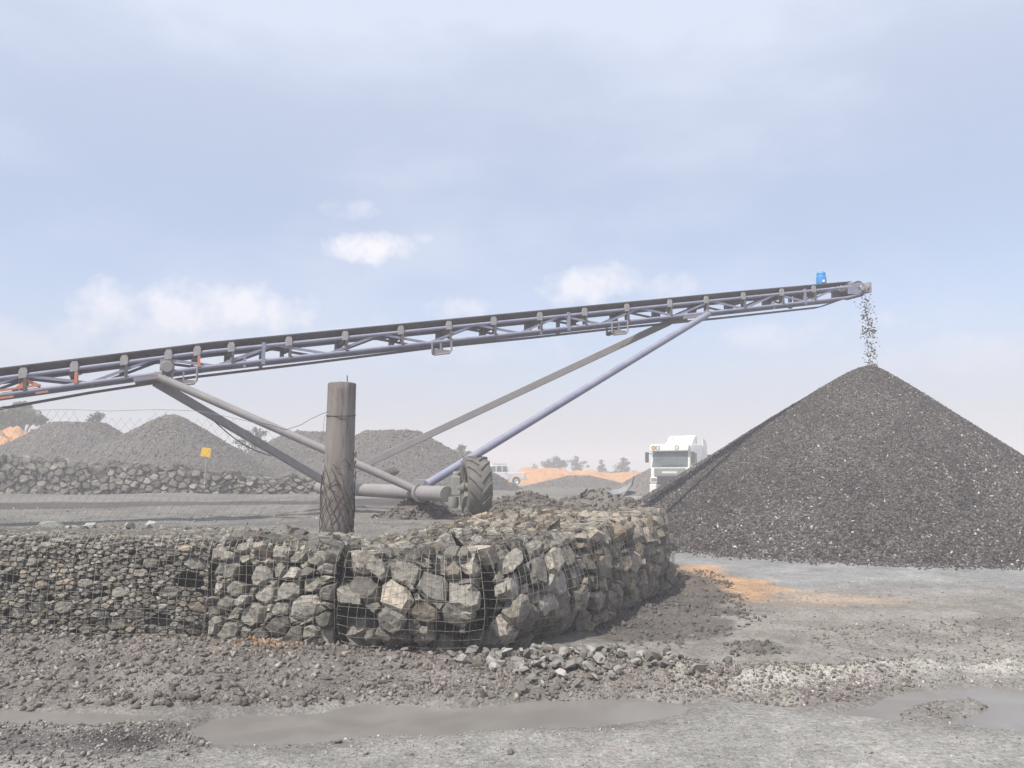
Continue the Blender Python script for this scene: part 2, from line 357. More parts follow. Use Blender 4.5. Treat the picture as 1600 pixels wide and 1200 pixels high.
def pud_sd(x, y):
    w = .10 * fbm(x, y, 2.2, 3)
    d = np.full(np.shape(x), -9.0)
    for p in PUDG: d = np.maximum(d, poly_sd(x, y, p) + w)
    d = np.where(poly_sd(x, y, ISLE) + w > 0, np.minimum(d, -.02), d)
    return d
def height(x, y):
    x = np.asarray(x, float); y = np.asarray(y, float)
    sd = poly_sd(x, y, YARD)
    inside = sstep(sd, .35, .85)
    yz = .76 + .0 * y
    yz = yz - .45 * sstep(y, 36, 66) + .10 * fbm(x, y, .35, 3) + .05 * fbm(x, y, 2.1, 3)
    near = 1 - sstep(y, 9, 16)
    out = .035 * fbm(x, y, .6, 3) + .022 * fbm(x, y, 3.1, 4) * near
    bk = poly_sd(x, y, BANK)
    out = out + sstep(bk, -.25, .45) * (.05 + .09 * fbm(x, y, 3.0, 4)) * (.35 + .65 * (1 - sstep(x, -1.9, -1.2)))
    # rubble foot of the long left basket, climbing to the wall
    out = out + .08 * sstep(y, 6.0, 7.3) * (1 - sstep(x, -1.6, .2))
    hd = np.hypot((x - HEAPG.x) / .95, (y - HEAPG.y) / .45)
    out = out + .13 * np.exp(-hd ** 2 * 1.3)
    # dark crumbly soil at the right end of the wall
    for (px, py, a, b, h) in ((1070, 915, .55, .6, .13), (1030, 960, .7, .45, .06), (1110, 942, .55, .4, .05), (1185, 1014, .22, .10, .06)):
        g = G(px, py); q = np.hypot((x - g.x) / a, (y - g.y) / b)
        out = out + np.exp(-q ** 2 * 1.4) * h * (1 + 1.6 * fbm(x, y, 3.4, 4))
    # pale crushed windrow along the right puddle
    for p, q_, h in (((1080, 1062), (1700, 1048), .07),):
        a = G(*p); b = G(*q_); e = b - a
        t = np.clip(((x - a.x) * e.x + (y - a.y) * e.y) / (e.x ** 2 + e.y ** 2), 0, 1)
        d = np.hypot(x - a.x - t * e.x, y - a.y - t * e.y)
        out = out + h * np.exp(-(d / .22) ** 2) * (1 + 1.2 * fbm(x, y, 4, 3))
    ps = pud_sd(x, y)
    basin = sstep(ps, -.10, .10)
    out = out * (1 - basin) + (-.06 + .02 * fbm(x, y, 5, 2)) * basin
    far = sstep(y, 45, 130)
    z = out * (1 - inside) + yz * inside
    return z * (1 - far) + .25 * far * (1 + fbm(x, y, .05, 2))
def hz(x, y): return float(height(np.array([x]), np.array([y]))[0])

# ------------------------------------------------------------------ ground
def axis(lo_far, lo, hi, hi_far, step, g):
    a = list(np.arange(lo, hi, step)); s = step; p = a[-1]
    while p < hi_far: s *= g; p += s; a.append(p)
    s = step; p = a[0]; b = []
    while p > lo_far: s *= g; p -= s; b.append(p)
    return np.array(b[::-1] + a)
gx = axis(-420, -6.3, 9.0, 420, .042, 1.13)
gy = axis(-40, 3.9, 10.5, 430, .036, 1.022)
XX, YY = np.meshgrid(gx, gy)
ZZ = height(XX, YY)
nx, ny = len(gx), len(gy)
vv = np.stack([XX.ravel(), YY.ravel(), ZZ.ravel()], 1)
ii = np.arange(nx * ny).reshape(ny, nx)
ff = np.stack([ii[:-1, :-1].ravel(), ii[:-1, 1:].ravel(), ii[1:, 1:].ravel(), ii[1:, :-1].ravel()], 1)
gme = np_mesh('ground', vv, ff)
gme.polygons.foreach_set('use_smooth', np.ones(len(ff), bool))
# soil kinds, as the colour of each patch of ground
x, y = XX.ravel(), YY.ravel()
col = np.tile(np.array([.278, .270, .256]), (len(x), 1))
def lay(mask, c):
    global col
    mask = np.clip(mask, 0, 1)[:, None]; col = col * (1 - mask) + np.array(c) * mask
def pmask(poly, soft, wob=.25, s=1.3):
    return sstep(poly_sd(x, y, gpoly(poly)) + wob * 2 * fbm(x, y, s, 5, .6), -soft, soft)
sdy = poly_sd(x, y, YARD)
lay(sstep(y, 6.2, 8.2) * .85 * (x > -3), (.232, .212, .192))                                          # brownish mud flat
lay(sstep(y, 10.2, 12.2), (.248, .248, .245))                                                         # graded haul road by the heap
lay(pmask([(1040, 884), (1105, 884), (1185, 906), (1215, 932), (1150, 946), (1080, 928)], .30, .32) * .92, (.46, .285, .165))
lay(pmask([(1180, 914), (1300, 928), (1400, 938), (1395, 948), (1290, 946), (1190, 940)], .28, .3) * .42, (.46, .33, .22))
lay(pmask([(960, 900), (1060, 890), (1150, 925), (1170, 965), (1090, 1000), (960, 1010), (900, 1010)], .22, .28, 2.2) * .95, (.105, .096, .092))
lay(pmask([(1170, 1000), (1215, 1005), (1210, 1022), (1150, 1022)], .1, .1, 3) * .8, (.13, .12, .11))
lay(pmask([(-300, 1000), (520, 1012), (760, 1030), (1000, 1030), (1060, 1080), (760, 1098), (560, 1096), (300, 1112), (-300, 1104)], .12, .15) * .9, (.175, .158, .150))
lay(pmask([(1010, 1045), (1200, 1030), (1330, 1060), (1230, 1100), (1060, 1085)], .2, .2) * .75, (.30, .275, .24))
lay(pmask([(1080, 1050), (1330, 1040), (1700, 1030), (1700, 1068), (1420, 1066), (1180, 1078)], .10, .16, 2.5) * .8, (.40, .385, .355))
lay(pmask([(1240, 1075), (1400, 1055), (1440, 1070), (1330, 1100), (1260, 1112)], .1, .12) * .7, (.19, .165, .165))
lay(pmask([(-200, 1128), (130, 1128), (270, 1135), (285, 1168), (120, 1178), (-200, 1180)], .12, .2, 2) * .9, (.12, .108, .108))
lay(pmask([(110, 1150), (190, 1143), (270, 1143), (285, 1160), (200, 1167), (120, 1167)], .10, .16, 3) * .9, (.055, .05, .05))
lay(pmask([(860, 1168), (1000, 1162), (980, 1190), (880, 1192)], .15, .2, 2) * .35, (.24, .20, .20))
ps = pud_sd(x, y)
lay(sstep(ps + .10 * fbm(x, y, 3, 3), -.32, -.08) * .7, (.185, .172, .16))
yd = sstep(sdy, .3, .8)
lay(yd, (.182, .173, .160))
lay(yd * pmask_ if False else yd * sstep(fbm(x, y, .5, 4), .05, .35) * .6, (.145, .133, .126))
# darker band of ground colour across the yard
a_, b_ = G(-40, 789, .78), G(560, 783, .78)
dark_band = a_.y + (x - a_.x) * (b_.y - a_.y) / (b_.x - a_.x) + 1.1 * fbm(x, y * 0, .12, 2)
lay(yd * (sstep(y - dark_band, -2.6, -2.2) * (1 - sstep(y - dark_band, 2.0, 2.6))) * (x < -2), (.088, .078, .077))
lay(sstep(y, 60, 75) * sstep(fbm(x, y, .05, 3), -.1, .25), (.30, .21, .14))
col = col * (1 + .35 * fbm(x, y, 1.7, 5, .6))[:, None]
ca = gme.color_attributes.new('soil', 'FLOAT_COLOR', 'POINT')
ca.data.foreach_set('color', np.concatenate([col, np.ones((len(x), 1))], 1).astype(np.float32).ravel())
def ground_mat():
    m, t, b = material('ground soil'); L = t.links
    at = N(t, 'ShaderNodeVertexColor', layer_name='soil'); tcn = N(t, 'ShaderNodeTexCoord')
    n1 = N(t, 'ShaderNodeTexNoise'); n1.inputs['Scale'].default_value = 42; n1.inputs['Detail'].default_value = 6; n1.inputs['Roughness'].default_value = .7
    n2 = N(t, 'ShaderNodeTexVoronoi'); n2.inputs['Scale'].default_value = 34
    n3 = N(t, 'ShaderNodeTexNoise'); n3.inputs['Scale'].default_value = 5; n3.inputs['Detail'].default_value = 8; n3.inputs['Roughness'].default_value = .65
    for n in (n1, n2, n3): L.new(tcn.outputs['Object'], n.inputs['Vector'])
    a = N(t, 'ShaderNodeMapRange'); a.inputs[1].default_value = .3; a.inputs[2].default_value = .7; a.inputs[3].default_value = .70; a.inputs[4].default_value = 1.28; L.new(n1.outputs[0], a.inputs[0])
    c = N(t, 'ShaderNodeMapRange'); c.inputs[1].default_value = .3; c.inputs[2].default_value = .7; c.inputs[3].default_value = .84; c.inputs[4].default_value = 1.16; L.new(n3.outputs[0], c.inputs[0])
    sep_ = N(t, 'ShaderNodeSeparateColor'); L.new(n2.outputs['Color'], sep_.inputs[0])
    peb = N(t, 'ShaderNodeMapRange'); peb.inputs[3].default_value = .82; peb.inputs[4].default_value = 1.2; L.new(sep_.outputs[0], peb.inputs[0])
    f = mth(t, 'MULTIPLY', mth(t, 'MULTIPLY', a.outputs[0], c.outputs[0]), peb.outputs[0])
    mx = N(t, 'ShaderNodeVectorMath', operation='SCALE'); L.new(at.outputs[0], mx.inputs[0]); L.new(f, mx.inputs['Scale']); L.new(mx.outputs[0], b.inputs['Base Color'])
    b.inputs['Roughness'].default_value = .95; b.inputs['Specular IOR Level'].default_value = .2
    hsum = mth(t, 'ADD', n1.outputs[0], mth(t, 'ADD', n3.outputs[0], mth(t, 'MULTIPLY', n2.outputs['Distance'], .6)))
    bp = N(t, 'ShaderNodeBump'); bp.inputs['Strength'].default_value = .8; bp.inputs['Distance'].default_value = .025; L.new(hsum, bp.inputs['Height']); L.new(bp.outputs[0], b.inputs['Normal'])
    return m
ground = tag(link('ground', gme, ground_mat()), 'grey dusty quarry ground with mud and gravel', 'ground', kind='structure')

# puddles of muddy water
def water_mat():
    m, t, b = material('muddy water'); L = t.links
    tcn = N(t, 'ShaderNodeTexCoord'); n = N(t, 'ShaderNodeTexNoise'); n.inputs['Scale'].default_value = 1.6; n.inputs['Detail'].default_value = 4
    n.inputs['Distortion'].default_value = 1.2
    L.new(tcn.outputs['Object'], n.inputs['Vector'])
    r = N(t, 'ShaderNodeValToRGB'); r.color_ramp.elements[0].color = (.165, .153, .142, 1); r.color_ramp.elements[1].color = (.205, .192, .178, 1)
    r.color_ramp.elements[0].position = .35; r.color_ramp.elements[1].position = .65
    L.new(n.outputs[0], r.inputs[0]); L.new(r.outputs[0], b.inputs['Base Color'])
    b.inputs['Roughness'].default_value = .27; b.inputs['Specular IOR Level'].default_value = .28
    return m
WM = water_mat()
for p in PUDG:
    xs = [q[0] for q in p]; ys = [q[1] for q in p]
    cx, cy = sum(xs) / len(p), sum(ys) / len(p)
    me = bpy.data.meshes.new('puddle')
    vs = []
    for q in p:
        d = Vector((q[0] - cx, q[1] - cy)); d = d * (1 + .22 / max(d.length, .3)); vs.append((cx + d.x, cy + d.y, WATER_Z))
    me.from_pydata(vs, [], [tuple(range(len(vs)))])
    tag(link('puddle', me, WM), 'shallow muddy brown puddle on the quarry floor', 'puddle', kind='structure')

# ------------------------------------------------------------------ loose stone builders
def rot_mats(n, rs):
    q = rs.normal(size=(n, 4)); q /= np.linalg.norm(q, axis=1)[:, None]
    w, a, b, c = q.T
    return np.stack([np.stack([1 - 2 * (b * b + c * c), 2 * (a * b - c * w), 2 * (a * c + b * w)], 1),
                     np.stack([2 * (a * b + c * w), 1 - 2 * (a * a + c * c), 2 * (b * c - a * w)], 1),
                     np.stack([2 * (a * c - b * w), 2 * (b * c + a * w), 1 - 2 * (a * a + b * b)], 1)], 1)
CUBE_V = np.array([(x, y, z) for x in (-1, 1) for y in (-1, 1) for z in (-1, 1)], float) * .62
CUBE_F = np.array([(0, 1, 3, 2), (4, 6, 7, 5), (0, 4, 5, 1), (2, 3, 7, 6), (0, 2, 6, 4), (1, 5, 7, 3)])
OCT_V = np.array([(1, 0, 0), (-1, 0, 0), (0, 1, 0), (0, -1, 0), (0, 0, 1), (0, 0, -1)], float)
OCT_F = np.array([(0, 2, 4), (2, 1, 4), (1, 3, 4), (3, 0, 4), (2, 0, 5), (1, 2, 5), (3, 1, 5), (0, 3, 5)])
def chips(name, pts, size, seed, octa=False, flat=.62, jit=.34):
    rs = np.random.RandomState(seed); n = len(pts)
    V0, F0 = (OCT_V, OCT_F) if octa else (CUBE_V, CUBE_F)
    v = V0[None] + rs.uniform(-jit, jit, (n, len(V0), 3))
    sc = np.stack([rs.uniform(.75, 1.55, n), rs.uniform(.55, 1.1, n), rs.uniform(.22, .8, n) * flat / .62], 1)
    v = v * sc[:, None, :] * (size[:, None, None] * .5)
    v = np.einsum('nij,nkj->nki', rot_mats(n, rs), v) + pts[:, None, :]
    f = F0[None] + (np.arange(n) * len(V0))[:, None, None]
    return np_mesh(name, v.reshape(-1, 3), f.reshape(-1, F0.shape[1]))
def hull_rock(seed, n=13, flat=.7):
    r = random.Random(seed); bm = bmesh.new()
    for i in range(n):
        d = Vector((r.gauss(0, 1), r.gauss(0, 1), r.gauss(0, 1))).normalized() * r.uniform(.82, 1.08)
        bm.verts.new((d.x * .5, d.y * .42, d.z * .5 * flat))
    res = bmesh.ops.convex_hull(bm, input=bm.verts)
    bmesh.ops.delete(bm, geom=[g for g in res['geom_interior'] if isinstance(g, bmesh.types.BMVert)], context='VERTS')
    me = bpy.data.meshes.new('stone'); bm.to_mesh(me); bm.free(); return me
ROCKS = [hull_rock(100 + i, 11 + i % 5, .55 + .1 * (i % 4)) for i in range(16)]
def with_mat(meshes, mat):
    out = []
    for m_ in meshes:
        c_ = m_.copy(); c_.materials.clear(); c_.materials.append(mat); out.append(c_)
    return out
R_RUB = with_mat(ROCKS, M['rubble']); R_PALE = with_mat(ROCKS, M['rubble_pale'])
def put_stone(meshes, p, s, r, parent, name='stone', sink=.25, off=(0, 0, 0)):
    o = bpy.data.objects.new(name, r.choice(meshes)); C.objects.link(o)
    o.parent = parent
    o.location = (p[0] - off[0], p[1] - off[1], p[2] - off[2] + s * .3 - s * sink)
    o.scale = (s * r.uniform(.85, 1.25), s * r.uniform(.8, 1.15), s * r.uniform(.7, 1.1))
    o.rotation_euler = (r.uniform(-.5, .5), r.uniform(-.5, .5), r.uniform(0, 6.28))
    return o
def sample_poly(poly, n, rs, soft=0.0):
    xs = [p[0] for p in poly]; ys = [p[1] for p in poly]
    px = rs.uniform(min(xs), max(xs), n * 4); py = rs.uniform(min(ys), max(ys), n * 4)
    d = poly_sd(px, py, poly); k = d > -soft * rs.rand(len(px))
    return px[k][:n], py[k][:n]

# ------------------------------------------------------------------ gabion baskets
def clip(poly, nx_, ny_, c):
    out = []
    for i in range(len(poly)):
        a, b = poly[i], poly[(i + 1) % len(poly)]
        da = nx_ * a[0] + ny_ * a[1] - c; db = nx_ * b[0] + ny_ * b[1] - c
        if da <= 0: out.append(a)
        if (da < 0 < db) or (db < 0 < da):
            t = da / (da - db); out.append((a[0] + (b[0] - a[0]) * t, a[1] + (b[1] - a[1]) * t))
    return out
def power_cells(seeds, Lu, Lv, start=None):
    """seeds: array of (u, v, weight radius); cells of the power diagram, so a big seed takes a big cell"""
    s = np.array(seeds); cells = []
    for i in range(len(s)):
        d2 = (s[:, 0] - s[i, 0]) ** 2 + (s[:, 1] - s[i, 1]) ** 2
        key = d2 - s[:, 2] ** 2 - s[i, 2] ** 2
        order = np.argsort(key)[:48]
        poly = list(start) if start else [(0, 0), (Lu, 0), (Lu, Lv), (0, Lv)]
        for j in order:
            if j == i: continue
            ex, ey = s[j, 0] - s[i, 0], s[j, 1] - s[i, 1]
            c = (s[j, 0] ** 2 + s[j, 1] ** 2 - s[i, 0] ** 2 - s[i, 1] ** 2 - s[j, 2] ** 2 + s[i, 2] ** 2) / 2
            poly = clip(poly, ex, ey, c)
            if len(poly) < 3: break
        cells.append(poly if len(poly) >= 3 else None)
    return cells
class Basket:
    """one wire basket: foot line p0-p1, outward normals n0-n1, face then top along v"""
    def __init__(s, p0, p1, n0, n1, z0, h0, h1, th, bulge, under=.05, pinch=.12, rear=0.0):
        s.p0, s.p1, s.n0, s.n1 = Vector(p0[:2]), Vector(p1[:2]), Vector(n0).normalized(), Vector(n1).normalized()
        s.z0, s.h0, s.h1, s.th, s.b, s.un, s.pinch = z0, h0, h1, th, bulge, under, pinch
        s.Lu = (s.p1 - s.p0).length; s.Lf = (h0 + h1) / 2; s.Lv = s.Lf + th; s.rear = rear
    def pos(s, u, v):
        k = u / s.Lu; w = max(0, 1 - abs(2 * k - 1)) ; w = min(1, w * 5.0); w = w * (2 - w)
        h = s.h0 + (s.h1 - s.h0) * k
        p = s.p0.lerp(s.p1, k); n = s.n0.lerp(s.n1, k).normalized()
        f = v / s.Lf
        r = .10 / s.Lf
        if f <= 1 - r:
            q = f / (1 - r)
            o = s.b * w * math.sin(math.pi * min(1, .12 + q * .88)) - s.un * (1 - q) ** 3 * 1.5 * w - .04 * q
            z = h * f
        else:
            e = min(1, (f - (1 - r)) / (2 * r)) * math.pi / 2
            rr = .10
            o = -.04 - rr * (1 - math.cos(e)) + 0; z = h * (1 - r) + rr * math.sin(e) * (h / s.Lf)
            if f > 1 + r:
                d = v - s.Lf * (1 + r); o -= d; z += s.rear * d
        o -= s.pinch * (1 - w) * (1 if f < 1.2 else .3)
        z -= .05 * (1 - w)
        return Vector((p.x + n.x * o, p.y + n.y * o, s.z0 + z))
    def nrm(s, u, v):
        e = .02
        a = s.pos(min(u + e, s.Lu), v) - s.pos(max(u - e, 0), v); b = s.pos(u, min(v + e, s.Lv)) - s.pos(u, max(v - e, 0))
        n = a.cross(b)
        return n.normalized() if n.length > 1e-9 else Vector((0, 0, 1))
def stone_mesh(bk, poly, r, org, gap, prot, depth=.16, rough=1.0):
    cu = sum(p[0] for p in poly) / len(poly); cv = sum(p[1] for p in poly) / len(poly)
    rad = sum(math.hypot(p[0] - cu, p[1] - cv) for p in poly) / len(poly)
    # drop very short edges, break long ones with a nudged middle point
    pts = []
    for i, p in enumerate(poly):
        q = poly[(i + 1) % len(poly)]
        e = math.hypot(q[0] - p[0], q[1] - p[1])
        if e > rad * .28 or len(poly) <= 4: pts.append(p)
        if e > rad * 1.05:
            t = r.uniform(.35, .65); k = r.uniform(-.02, .10) * rad
            mx_, my_ = p[0] + (q[0] - p[0]) * t, p[1] + (q[1] - p[1]) * t
            dl = math.hypot(mx_ - cu, my_ - cv) + 1e-9
            pts.append((mx_ - (mx_ - cu) / dl * k, my_ - (my_ - cv) / dl * k))
    if len(pts) < 3: pts = poly
    n = len(pts); sh = max(.6, 1 - gap / max(rad, .01))
    cn = bk.nrm(cu, cv); base = bk.pos(cu, cv)
    tu, tv = r.uniform(-.34, .34), r.uniform(-.42, .22)
    push = r.uniform(-1.1, 1.0) * prot
    V = []
    def pt(a, b, d):
        a = min(max(a, 0), bk.Lu); b = min(max(b, 0), bk.Lv)
        return bk.pos(a, b) + cn * d - org
    jit = lambda k: r.uniform(-k, k) * rad * rough
    dd = min(depth, rad * 1.6)
    for a, b in pts: V.append(pt(cu + (a - cu) * sh * .8, cv + (b - cv) * sh * .8, push - dd))
    for a, b in pts: V.append(pt(cu + (a - cu) * sh + jit(.05), cv + (b - cv) * sh + jit(.05), push - rad * r.uniform(.18, .42)))
    for a, b in pts:
        k = r.uniform(.66, .90)
        du, dv = (a - cu) * sh * k + jit(.06), (b - cv) * sh * k + jit(.06)
        V.append(pt(cu + du, cv + dv, push + tu * du + tv * dv + jit(.09)))
    V.append(pt(cu + jit(.35), cv + jit(.35), push + rad * r.uniform(-.06, .10)))
    Fc = []
    for ring in (0, 1):
        for i in range(n):
            j = (i + 1) % n; Fc.append((ring * n + i, ring * n + j, (ring + 1) * n + j, (ring + 1) * n + i))
    for i in range(n): Fc.append((2 * n + i, 2 * n + (i + 1) % n, 3 * n))
    return V, Fc
def poisson(Lu, Lv, rmin, rmax, n, r, existing=(), k=.9):
    out = list(existing)
    arr = np.zeros((len(out) + n, 3)); m_ = len(out)
    for i, e in enumerate(out): arr[i] = e
    for t in range(n):
        f = t / n; rad = rmax + (rmin - rmax) * min(1, f * 1.15)
        for tr in range(6):
            u, v = r.uniform(0, Lu), r.uniform(0, Lv)
            if m_ == 0 or np.all((arr[:m_, 0] - u) ** 2 + (arr[:m_, 1] - v) ** 2 > (k * (arr[:m_, 2] + rad)) ** 2):
                arr[m_] = (u, v, rad); m_ += 1; break
    return arr[:m_]
class Slant:
    """stones laid in slanting slabs: lengths across direction th are stretched by k before the cells are drawn"""
    def __init__(s, th, k):
        c, n = math.cos(th), math.sin(th)
        Rm = np.array([[c, -n], [n, c]]); s.A = Rm @ np.diag([1, k]) @ Rm.T; s.B = np.linalg.inv(s.A); s.k = k
    def f(s, u, v): return tuple(s.A @ np.array([u, v]))
    def b(s, u, v): return tuple(s.B @ np.array([u, v]))
    def seeds(s, Lu, Lv, rmin, rmax, n, r, existing=(), k=.8):
        ex = [(*s.f(e[0], e[1]), e[2]) for e in existing]
        c = [s.f(*q) for q in ((0, 0), (Lu, 0), (Lu, Lv), (0, Lv))]; x0, y0 = min(q[0] for q in c), min(q[1] for q in c); x1, y1 = max(q[0] for q in c), max(q[1] for q in c)
        out = poisson(x1 - x0, y1 - y0, rmin * s.k ** .5, rmax * s.k ** .5, int(n * (x1 - x0) * (y1 - y0) / (Lu * Lv * s.k)), r, [(e[0] - x0, e[1] - y0, e[2] * s.k ** .5) for e in ex], k)
        out = [(q[0] + x0, q[1] + y0, q[2]) for q in out]
        return [q for q in out if 0 < s.b(q[0], q[1])[0] < Lu and 0 < s.b(q[0], q[1])[1] < Lv]
    def cells(s, seeds, Lu, Lv):
        st = [s.f(*q) for q in ((0, 0), (Lu, 0), (Lu, Lv), (0, Lv))]
        return [[s.b(a, b_) for a, b_ in c] if c else None for c in power_cells(seeds, Lu, Lv, st)]
def wires(bk, org, mat, parent, step, seed, rw=.0020, off=.045, vmax=None, messy=0.012):
    r = random.Random(seed); mb = MB(org); vmax = vmax or bk.Lv
    ph = r.uniform(0, 6)
    nu = int(bk.Lu / step); nv = int(vmax / step); sub = max(8, int(vmax / .11))
    def warp(u, v):
        du = messy * math.sin(3.1 * v + 2 * u + ph) + messy * .8 * math.sin(7.7 * v - 5 * u + ph)
        dv = messy * math.sin(4.3 * u + ph * 2) + messy * .8 * math.sin(9.1 * u + 3 * v)
        return min(max(u + du, 0), bk.Lu), min(max(v + dv, 0), bk.Lv)
    def q(u, v):
        a, b = warp(u, v)
        return bk.pos(a, b) + bk.nrm(a, b) * (off + .012 * math.sin(11 * u + 8 * v + ph))
    for i in range(nu + 1):
        u = (i + .5) * bk.Lu / (nu + 1) + r.uniform(-.3, .3) * messy
        mb.tube([q(u, vmax * j / sub) for j in range(sub + 1)], rw, 3, False)
    sub2 = max(6, int(bk.Lu / .11))
    for i in range(nv + 1):
        v = i * vmax / max(nv, 1)
        mb.tube([q(bk.Lu * j / sub2, v) for j in range(sub2 + 1)], rw, 3, False)
    return mb.build('wire_mesh', mat, parent)
def core(bk, org, parent, inset=.25):
    """the fill behind the outer stones: a closed lumpy body"""
    r = random.Random(5); nu, nv = max(6, int(bk.Lu / .14)), max(10, int(bk.Lv / .12))
    vs, fs = [], []
    for i in range(nu + 1):
        for j in range(nv + 1):
            u, v = bk.Lu * i / nu, bk.Lv * j / nv
            vs.append(bk.pos(u, v) - bk.nrm(u, v) * (inset + r.uniform(-.03, .03)))
        b = bk.pos(bk.Lu * i / nu, bk.Lv); vs.append(Vector((b.x, b.y, bk.z0 - .02)))
    k = nv + 2
    for i in range(nu):
        for j in range(k):
            fs.append((i * k + j, (i + 1) * k + j, (i + 1) * k + (j + 1) % k, i * k + (j + 1) % k))
    fs += [tuple(range(k)), tuple(nu * k + j for j in range(k - 1, -1, -1))]
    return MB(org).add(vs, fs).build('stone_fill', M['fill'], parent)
def fill_basket(name, bk, label, seeds, mat, seed, gap=.014, prot=.045, miss=.03, maxparts=280, step=.078, group='stone filled wire baskets of the front wall', an=1.0, rough=1.0, heaped=0, slant=None):
    r = random.Random(seed); mid = bk.pos(bk.Lu / 2, 0); org = Vector((mid.x, mid.y, bk.z0))
    root = thing(name, label, 'gabion', org, 0, group)
    cells = slant.cells(seeds, bk.Lu, bk.Lv) if slant else power_cells(seeds, bk.Lu, bk.Lv * an)
    cells = [[(a, b / an) for a, b in c] if c else None for c in cells]
    def area(p): return abs(sum(p[i][0] * p[(i + 1) % len(p)][1] - p[(i + 1) % len(p)][0] * p[i][1] for i in range(len(p)))) / 2
    cs = sorted([(area(c), i, c) for i, c in enumerate(cells) if c and area(c) > 2e-4], reverse=True)
    small = MB(Vector((0, 0, 0))); cnt = 0
    for a, i, c in cs:
        if r.random() < miss: continue
        lim = max(math.hypot(a_[0] - b_[0], a_[1] - b_[1]) for a_ in c for b_ in c)
        V, Fc = stone_mesh(bk, c, r, org, gap * r.uniform(.6, 1.9) * (1 if a > .006 else .55), prot if a > .006 else prot * .7, .18, rough)
        if max((V[k] - V[-1]).length for k in range(len(V))) > lim * .95 + .16: continue
        if cnt < maxparts:
            me = bpy.data.meshes.new('stone'); me.from_pydata([tuple(v) for v in V], [], Fc); me.update()
            link('stone', me, mat, root); cnt += 1
        else: small.add(V, Fc)
    if small.v: tag(small.build('small_stones', mat, root), kind='stuff')
    # blocks heaped loosely along the top
    for k in range(heaped):
        f = r.random() ** 1.5; u, v = r.uniform(.12, .88) * bk.Lu, bk.Lf * 1.06 + f * (bk.Lv - bk.Lf * 1.1); sz_ = r.uniform(.09, .24 if name and bk.Lu > 1.3 and bk.h1 < 1 else .17)
        p_ = bk.pos(u, v); o_ = put_stone(TOPS[mat.name], p_, sz_, r, root, sink=.22, off=org); o_.rotation_euler = (r.uniform(-.7, .7), r.uniform(-.7, .7), r.uniform(0, 6.3))
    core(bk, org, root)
    wires(bk, org, M['wire'], root, step, seed, vmax=min(bk.Lv, bk.Lf + .5))
    return root, org
up_ = Vector((0, -1))
TOPS = {M[k].name: with_mat(ROCKS, M['stone']) for k in ('stone', 'stone_warm')}
nBC = Vector((pC - pB)[:]); nBC = Vector((nBC.y, -nBC.x)).normalized()
nCD = Vector((pD - pC)[:]); nCD = Vector((nCD.y, -nCD.x)).normalized()
nDF = Vector((pF - pD)[:]); nDF = Vector((nDF.y, -nDF.x)).normalized()
topz = lambda px, py, p: P(px, py, p.y).z
R = random.Random(21)
# far left long basket: layers of fine chips with some big blocks among them
bk1 = Basket(pA0, pL, up_, up_, WB, 1.0, .97, 1.35, .03, 0, .05)
big = []; AN = 1.75
off1 = pL.x - bk1.Lu
def at1(px, py, rad):
    g = P(px, py, pL.y - .02); return (g.x - off1, (g.z - WB) * AN, rad)
for (px, py, rad) in ((175, 885, .085), (232, 880, .11), (292, 905, .14), (300, 878, .12), (215, 895, .08), (95, 950, .12), (50, 950, .10), (178, 975, .13), (208, 960, .10), (250, 970, .11), (150, 960, .07), (60, 850, .08), (18, 960, .12), (60, 915, .09), (128, 912, .09), (185, 925, .10), (262, 925, .13), (306, 945, .10), (300, 985, .08), (40, 880, .08), (120, 870, .07), (130, 985, .08), (10, 905, .09), (245, 850, .07), (285, 855, .09)):
    q = at1(px, py, rad)
    if all(math.hypot(q[0] - b[0], (q[1] - b[1])) > .7 * (q[2] + b[2]) for b in big): big.append(q)
big = [b for b in big if 0 < b[0] < bk1.Lu and 0 < b[1] < bk1.Lv * AN]
sd1 = poisson(bk1.Lu, bk1.Lv * AN, .017, .050, 6500, R, big, .72)
# flatten the small ones into courses
fill_basket('gabion_basket', bk1, 'leftmost front gabion, mostly fine stone chips in layers with a few blocks', sd1, M['stone'], 31, gap=.008, prot=.03, miss=.06, step=.075, an=AN)
# second basket
bk2 = Basket(pL, pB, up_, nBC * .3 + up_, WB, .97, .93, 1.35, .05, .02, .10)
big2 = []
for (px, py, rad) in ((335, 900, .10), (365, 905, .12), (395, 905, .13), (430, 895, .09), (455, 900, .10), (490, 915, .12), (345, 930, .11), (405, 935, .12), (450, 925, .13), (480, 950, .15), (440, 955, .09), (380, 970, .15), (430, 985, .12), (465, 995, .10), (490, 990, .10), (360, 880, .07), (500, 870, .11), (465, 870, .10), (435, 865, .10), (400, 870, .08)):
    g = P(px, py, pB.y); q = (g.x - pL.x, (g.z - WB), rad)
    if all(math.hypot(q[0] - b[0], q[1] - b[1]) > .62 * (q[2] + b[2]) for b in big2) and 0 < q[0] < bk2.Lu: big2.append(q)
sl2 = Slant(.42, 1.45)
sd2 = sl2.seeds(bk2.Lu, bk2.Lv, .022, .11, 900, R, big2, .76)
fill_basket('gabion_basket', bk2, 'front gabion with fine chips at its top, left of the bulging block-filled one', sd2, M['stone'], 32, gap=.013, heaped=26, slant=sl2)
# third basket, bulging
bk3 = Basket(pB, pC, nBC + up_ * .3, nBC + nCD * .35, .0, .93, .93, 1.7, .19, .18, .52)
sl3 = Slant(-.5, 1.4)
sd3 = sl3.seeds(bk3.Lu, bk3.Lv, .034, .150, 620, R, (), .80)
fill_basket('gabion_basket', bk3, 'widest bulging front gabion filled with large angular blocks, below the wooden post', sd3, M['stone'], 33, gap=.012, prot=.065, heaped=48, slant=sl3)
